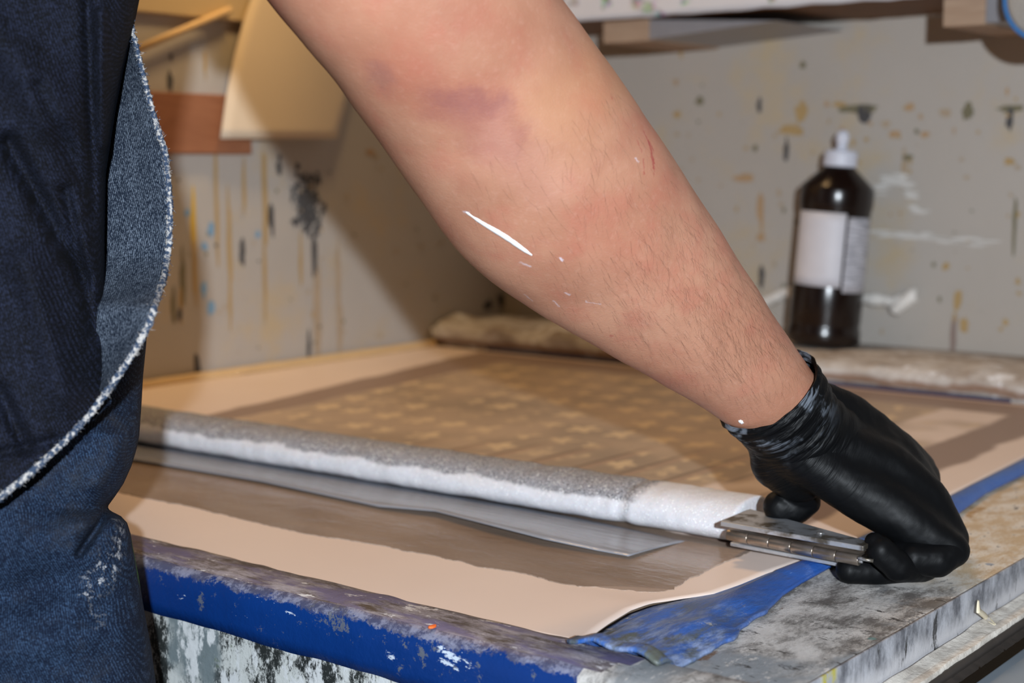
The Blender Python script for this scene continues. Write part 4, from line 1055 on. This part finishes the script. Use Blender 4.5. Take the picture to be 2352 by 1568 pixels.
# ---- jeans
JR = [(600, 190), (690, 260), (740, 340), (800, 335), (860, 329), (930, 325), (1000, 320), (1030, 314), (1070, 302), (1110, 284), (1140, 264), (1163, 247), (1172, 252), (1184, 277), (1200, 292), (1225, 300), (1260, 306), (1320, 318), (1400, 331), (1480, 346), (1568, 358), (1800, 372), (2600, 330), (3600, 300), (4700, 300)]
def jfold(px, py):
    s = 0
    for (x0, y0, x1, y1, w, a) in ((256, 1160, 182, 1272, 9, .008), (262, 1160, 205, 1235, 24, .006), (0, 1370, 190, 1330, 45, .006), (300, 1330, 200, 1420, 25, .003), (60, 1110, 200, 1010, 30, .003), (80, 1250, 260, 1180, 40, -.004), (0, 1500, 300, 1440, 40, -.003), (300, 980, 230, 1110, 22, -.003)):
        d = V((x1-x0, y1-y0)); p_ = V((px-x0, py-y0)); t = max(0, min(1, p_.dot(d)/d.length_squared)); q = (p_-d*t).length/w
        if q < 3: s += a*math.exp(-q*q)
    return s
YS = [600+ (1700-600)*k/220 for k in range(221)]+[1700+(4700-1700)*k/50 for k in range(1, 51)]
def jeans(i, j):
    a_ = 2*math.pi*i/400; py = YS[j]; xr = interp(JR, py); k = min(1, max(0, (py-1700)/900)); xl = -450+300*k
    hx = (xr+xl)/2; hw = (xr-xl)/2; dc = .81+.03*max(0, min(1, (1000-py)/80)); dh = .082-.01*k
    px = hx+hw*math.cos(a_); sn = math.sin(a_); d = dc-dh*(abs(sn)**.8)*(1 if sn > 0 else -1)
    if py > 1165 and sn > -.2: d -= .010*max(0, min(1, (py-1165)/40))*max(0, min(1, (px-120)/80))*math.exp(-((py-1165)/300)**2)
    if sn > 0: d += jfold(px, py)*1.6
    d += .004*noise.noise(V((px*.007, py*.004, 3)))+.0012*noise.noise(V((px*.03, py*.02, 4)))
    return D(px, py, d)
vs, fs = grid(400, len(YS), jeans, cu=True); fs += [tuple(range(400))]
zb = -.86
vs = [V(v) if V(v).z > zb else V((V(v).x, V(v).y, zb)) for v in vs]
jo = pmesh('jeans', vs, fs, jeansm)
# second leg behind
vs, fs = tube([V((-.37, .93, -.08)), V((-.39, .97, -.4)), V((-.40, 1.0, -.86))], [.10, .085, .075], 30); pmesh('jeans', vs, fs, jeansm)
bootm = plain('black leather', (30, 28, 26), .4)
for (x, y) in ((-.32, .80), (-.42, 1.0)):
    v_, f_ = join([capsule(V((x-.04, y, -.86)), V((x+.15, y, -.87)), .042, .030), capsule(V((x-.03, y, -.86)), V((x-.03, y, -.80)), .045, .045)])
    v_ = [V((a.x, a.y, max(a.z, -.8995))) for a in v_]; a_, b_, c_ = remeshed(v_, f_, .004, 2); pmesh('boot', a_, b_, bootm)
# head hair
v_, f_ = join([capsule(hc+V((-.022, 0, .04)), hc+V((-.03, 0, .0)), .088, .078)])
a_, b_, c_ = remeshed(v_, f_, .004, 2); a_ = [p_+c_[i]*.004*nz(p_, 60) for i, p_ in enumerate(a_)]; pmesh('hair', a_, b_, headhair)

# ------------------------------------------------------------------ light
def area(name, loc, target, sx, sy, power, col, spread=None):
    l = bpy.data.lights.new(name, 'AREA'); l.shape = 'RECTANGLE'; l.size = sx; l.size_y = sy; l.energy = power; l.color = col
    if spread: l.spread = spread
    o = bpy.data.objects.new(name, l); C.objects.link(o); o.location = loc
    o.rotation_euler = (V(target)-V(loc)).to_track_quat('-Z', 'Y').to_euler(); return o
area('flash', (.07, -.55, .24+.11+.066), (.1, 1.5, .12), .026, .02, 33, (.84, .92, 1.0))
area('ceiling_lamp', (-.28, 1.46, 1.55), (.0, 1.2, 0), .35, .3, 4.6, (1.0, .62, .28), math.radians(130))
area('wall_lamp', (-.12, 1.50, .85), (-.34, 1.66, .44), .12, .12, .4, (1.0, .68, .32), math.radians(75))
w = bpy.data.worlds.new('world'); bpy.context.scene.world = w; w.use_nodes = True
w.node_tree.nodes['Background'].inputs[0].default_value = (1.0, .62, .33, 1); w.node_tree.nodes['Background'].inputs[1].default_value = .05
vsx = bpy.context.scene.view_settings; vsx.view_transform = 'Standard'; vsx.look = 'None'; vsx.gamma = 1; vsx.exposure = 0; vsx.use_curve_mapping = False
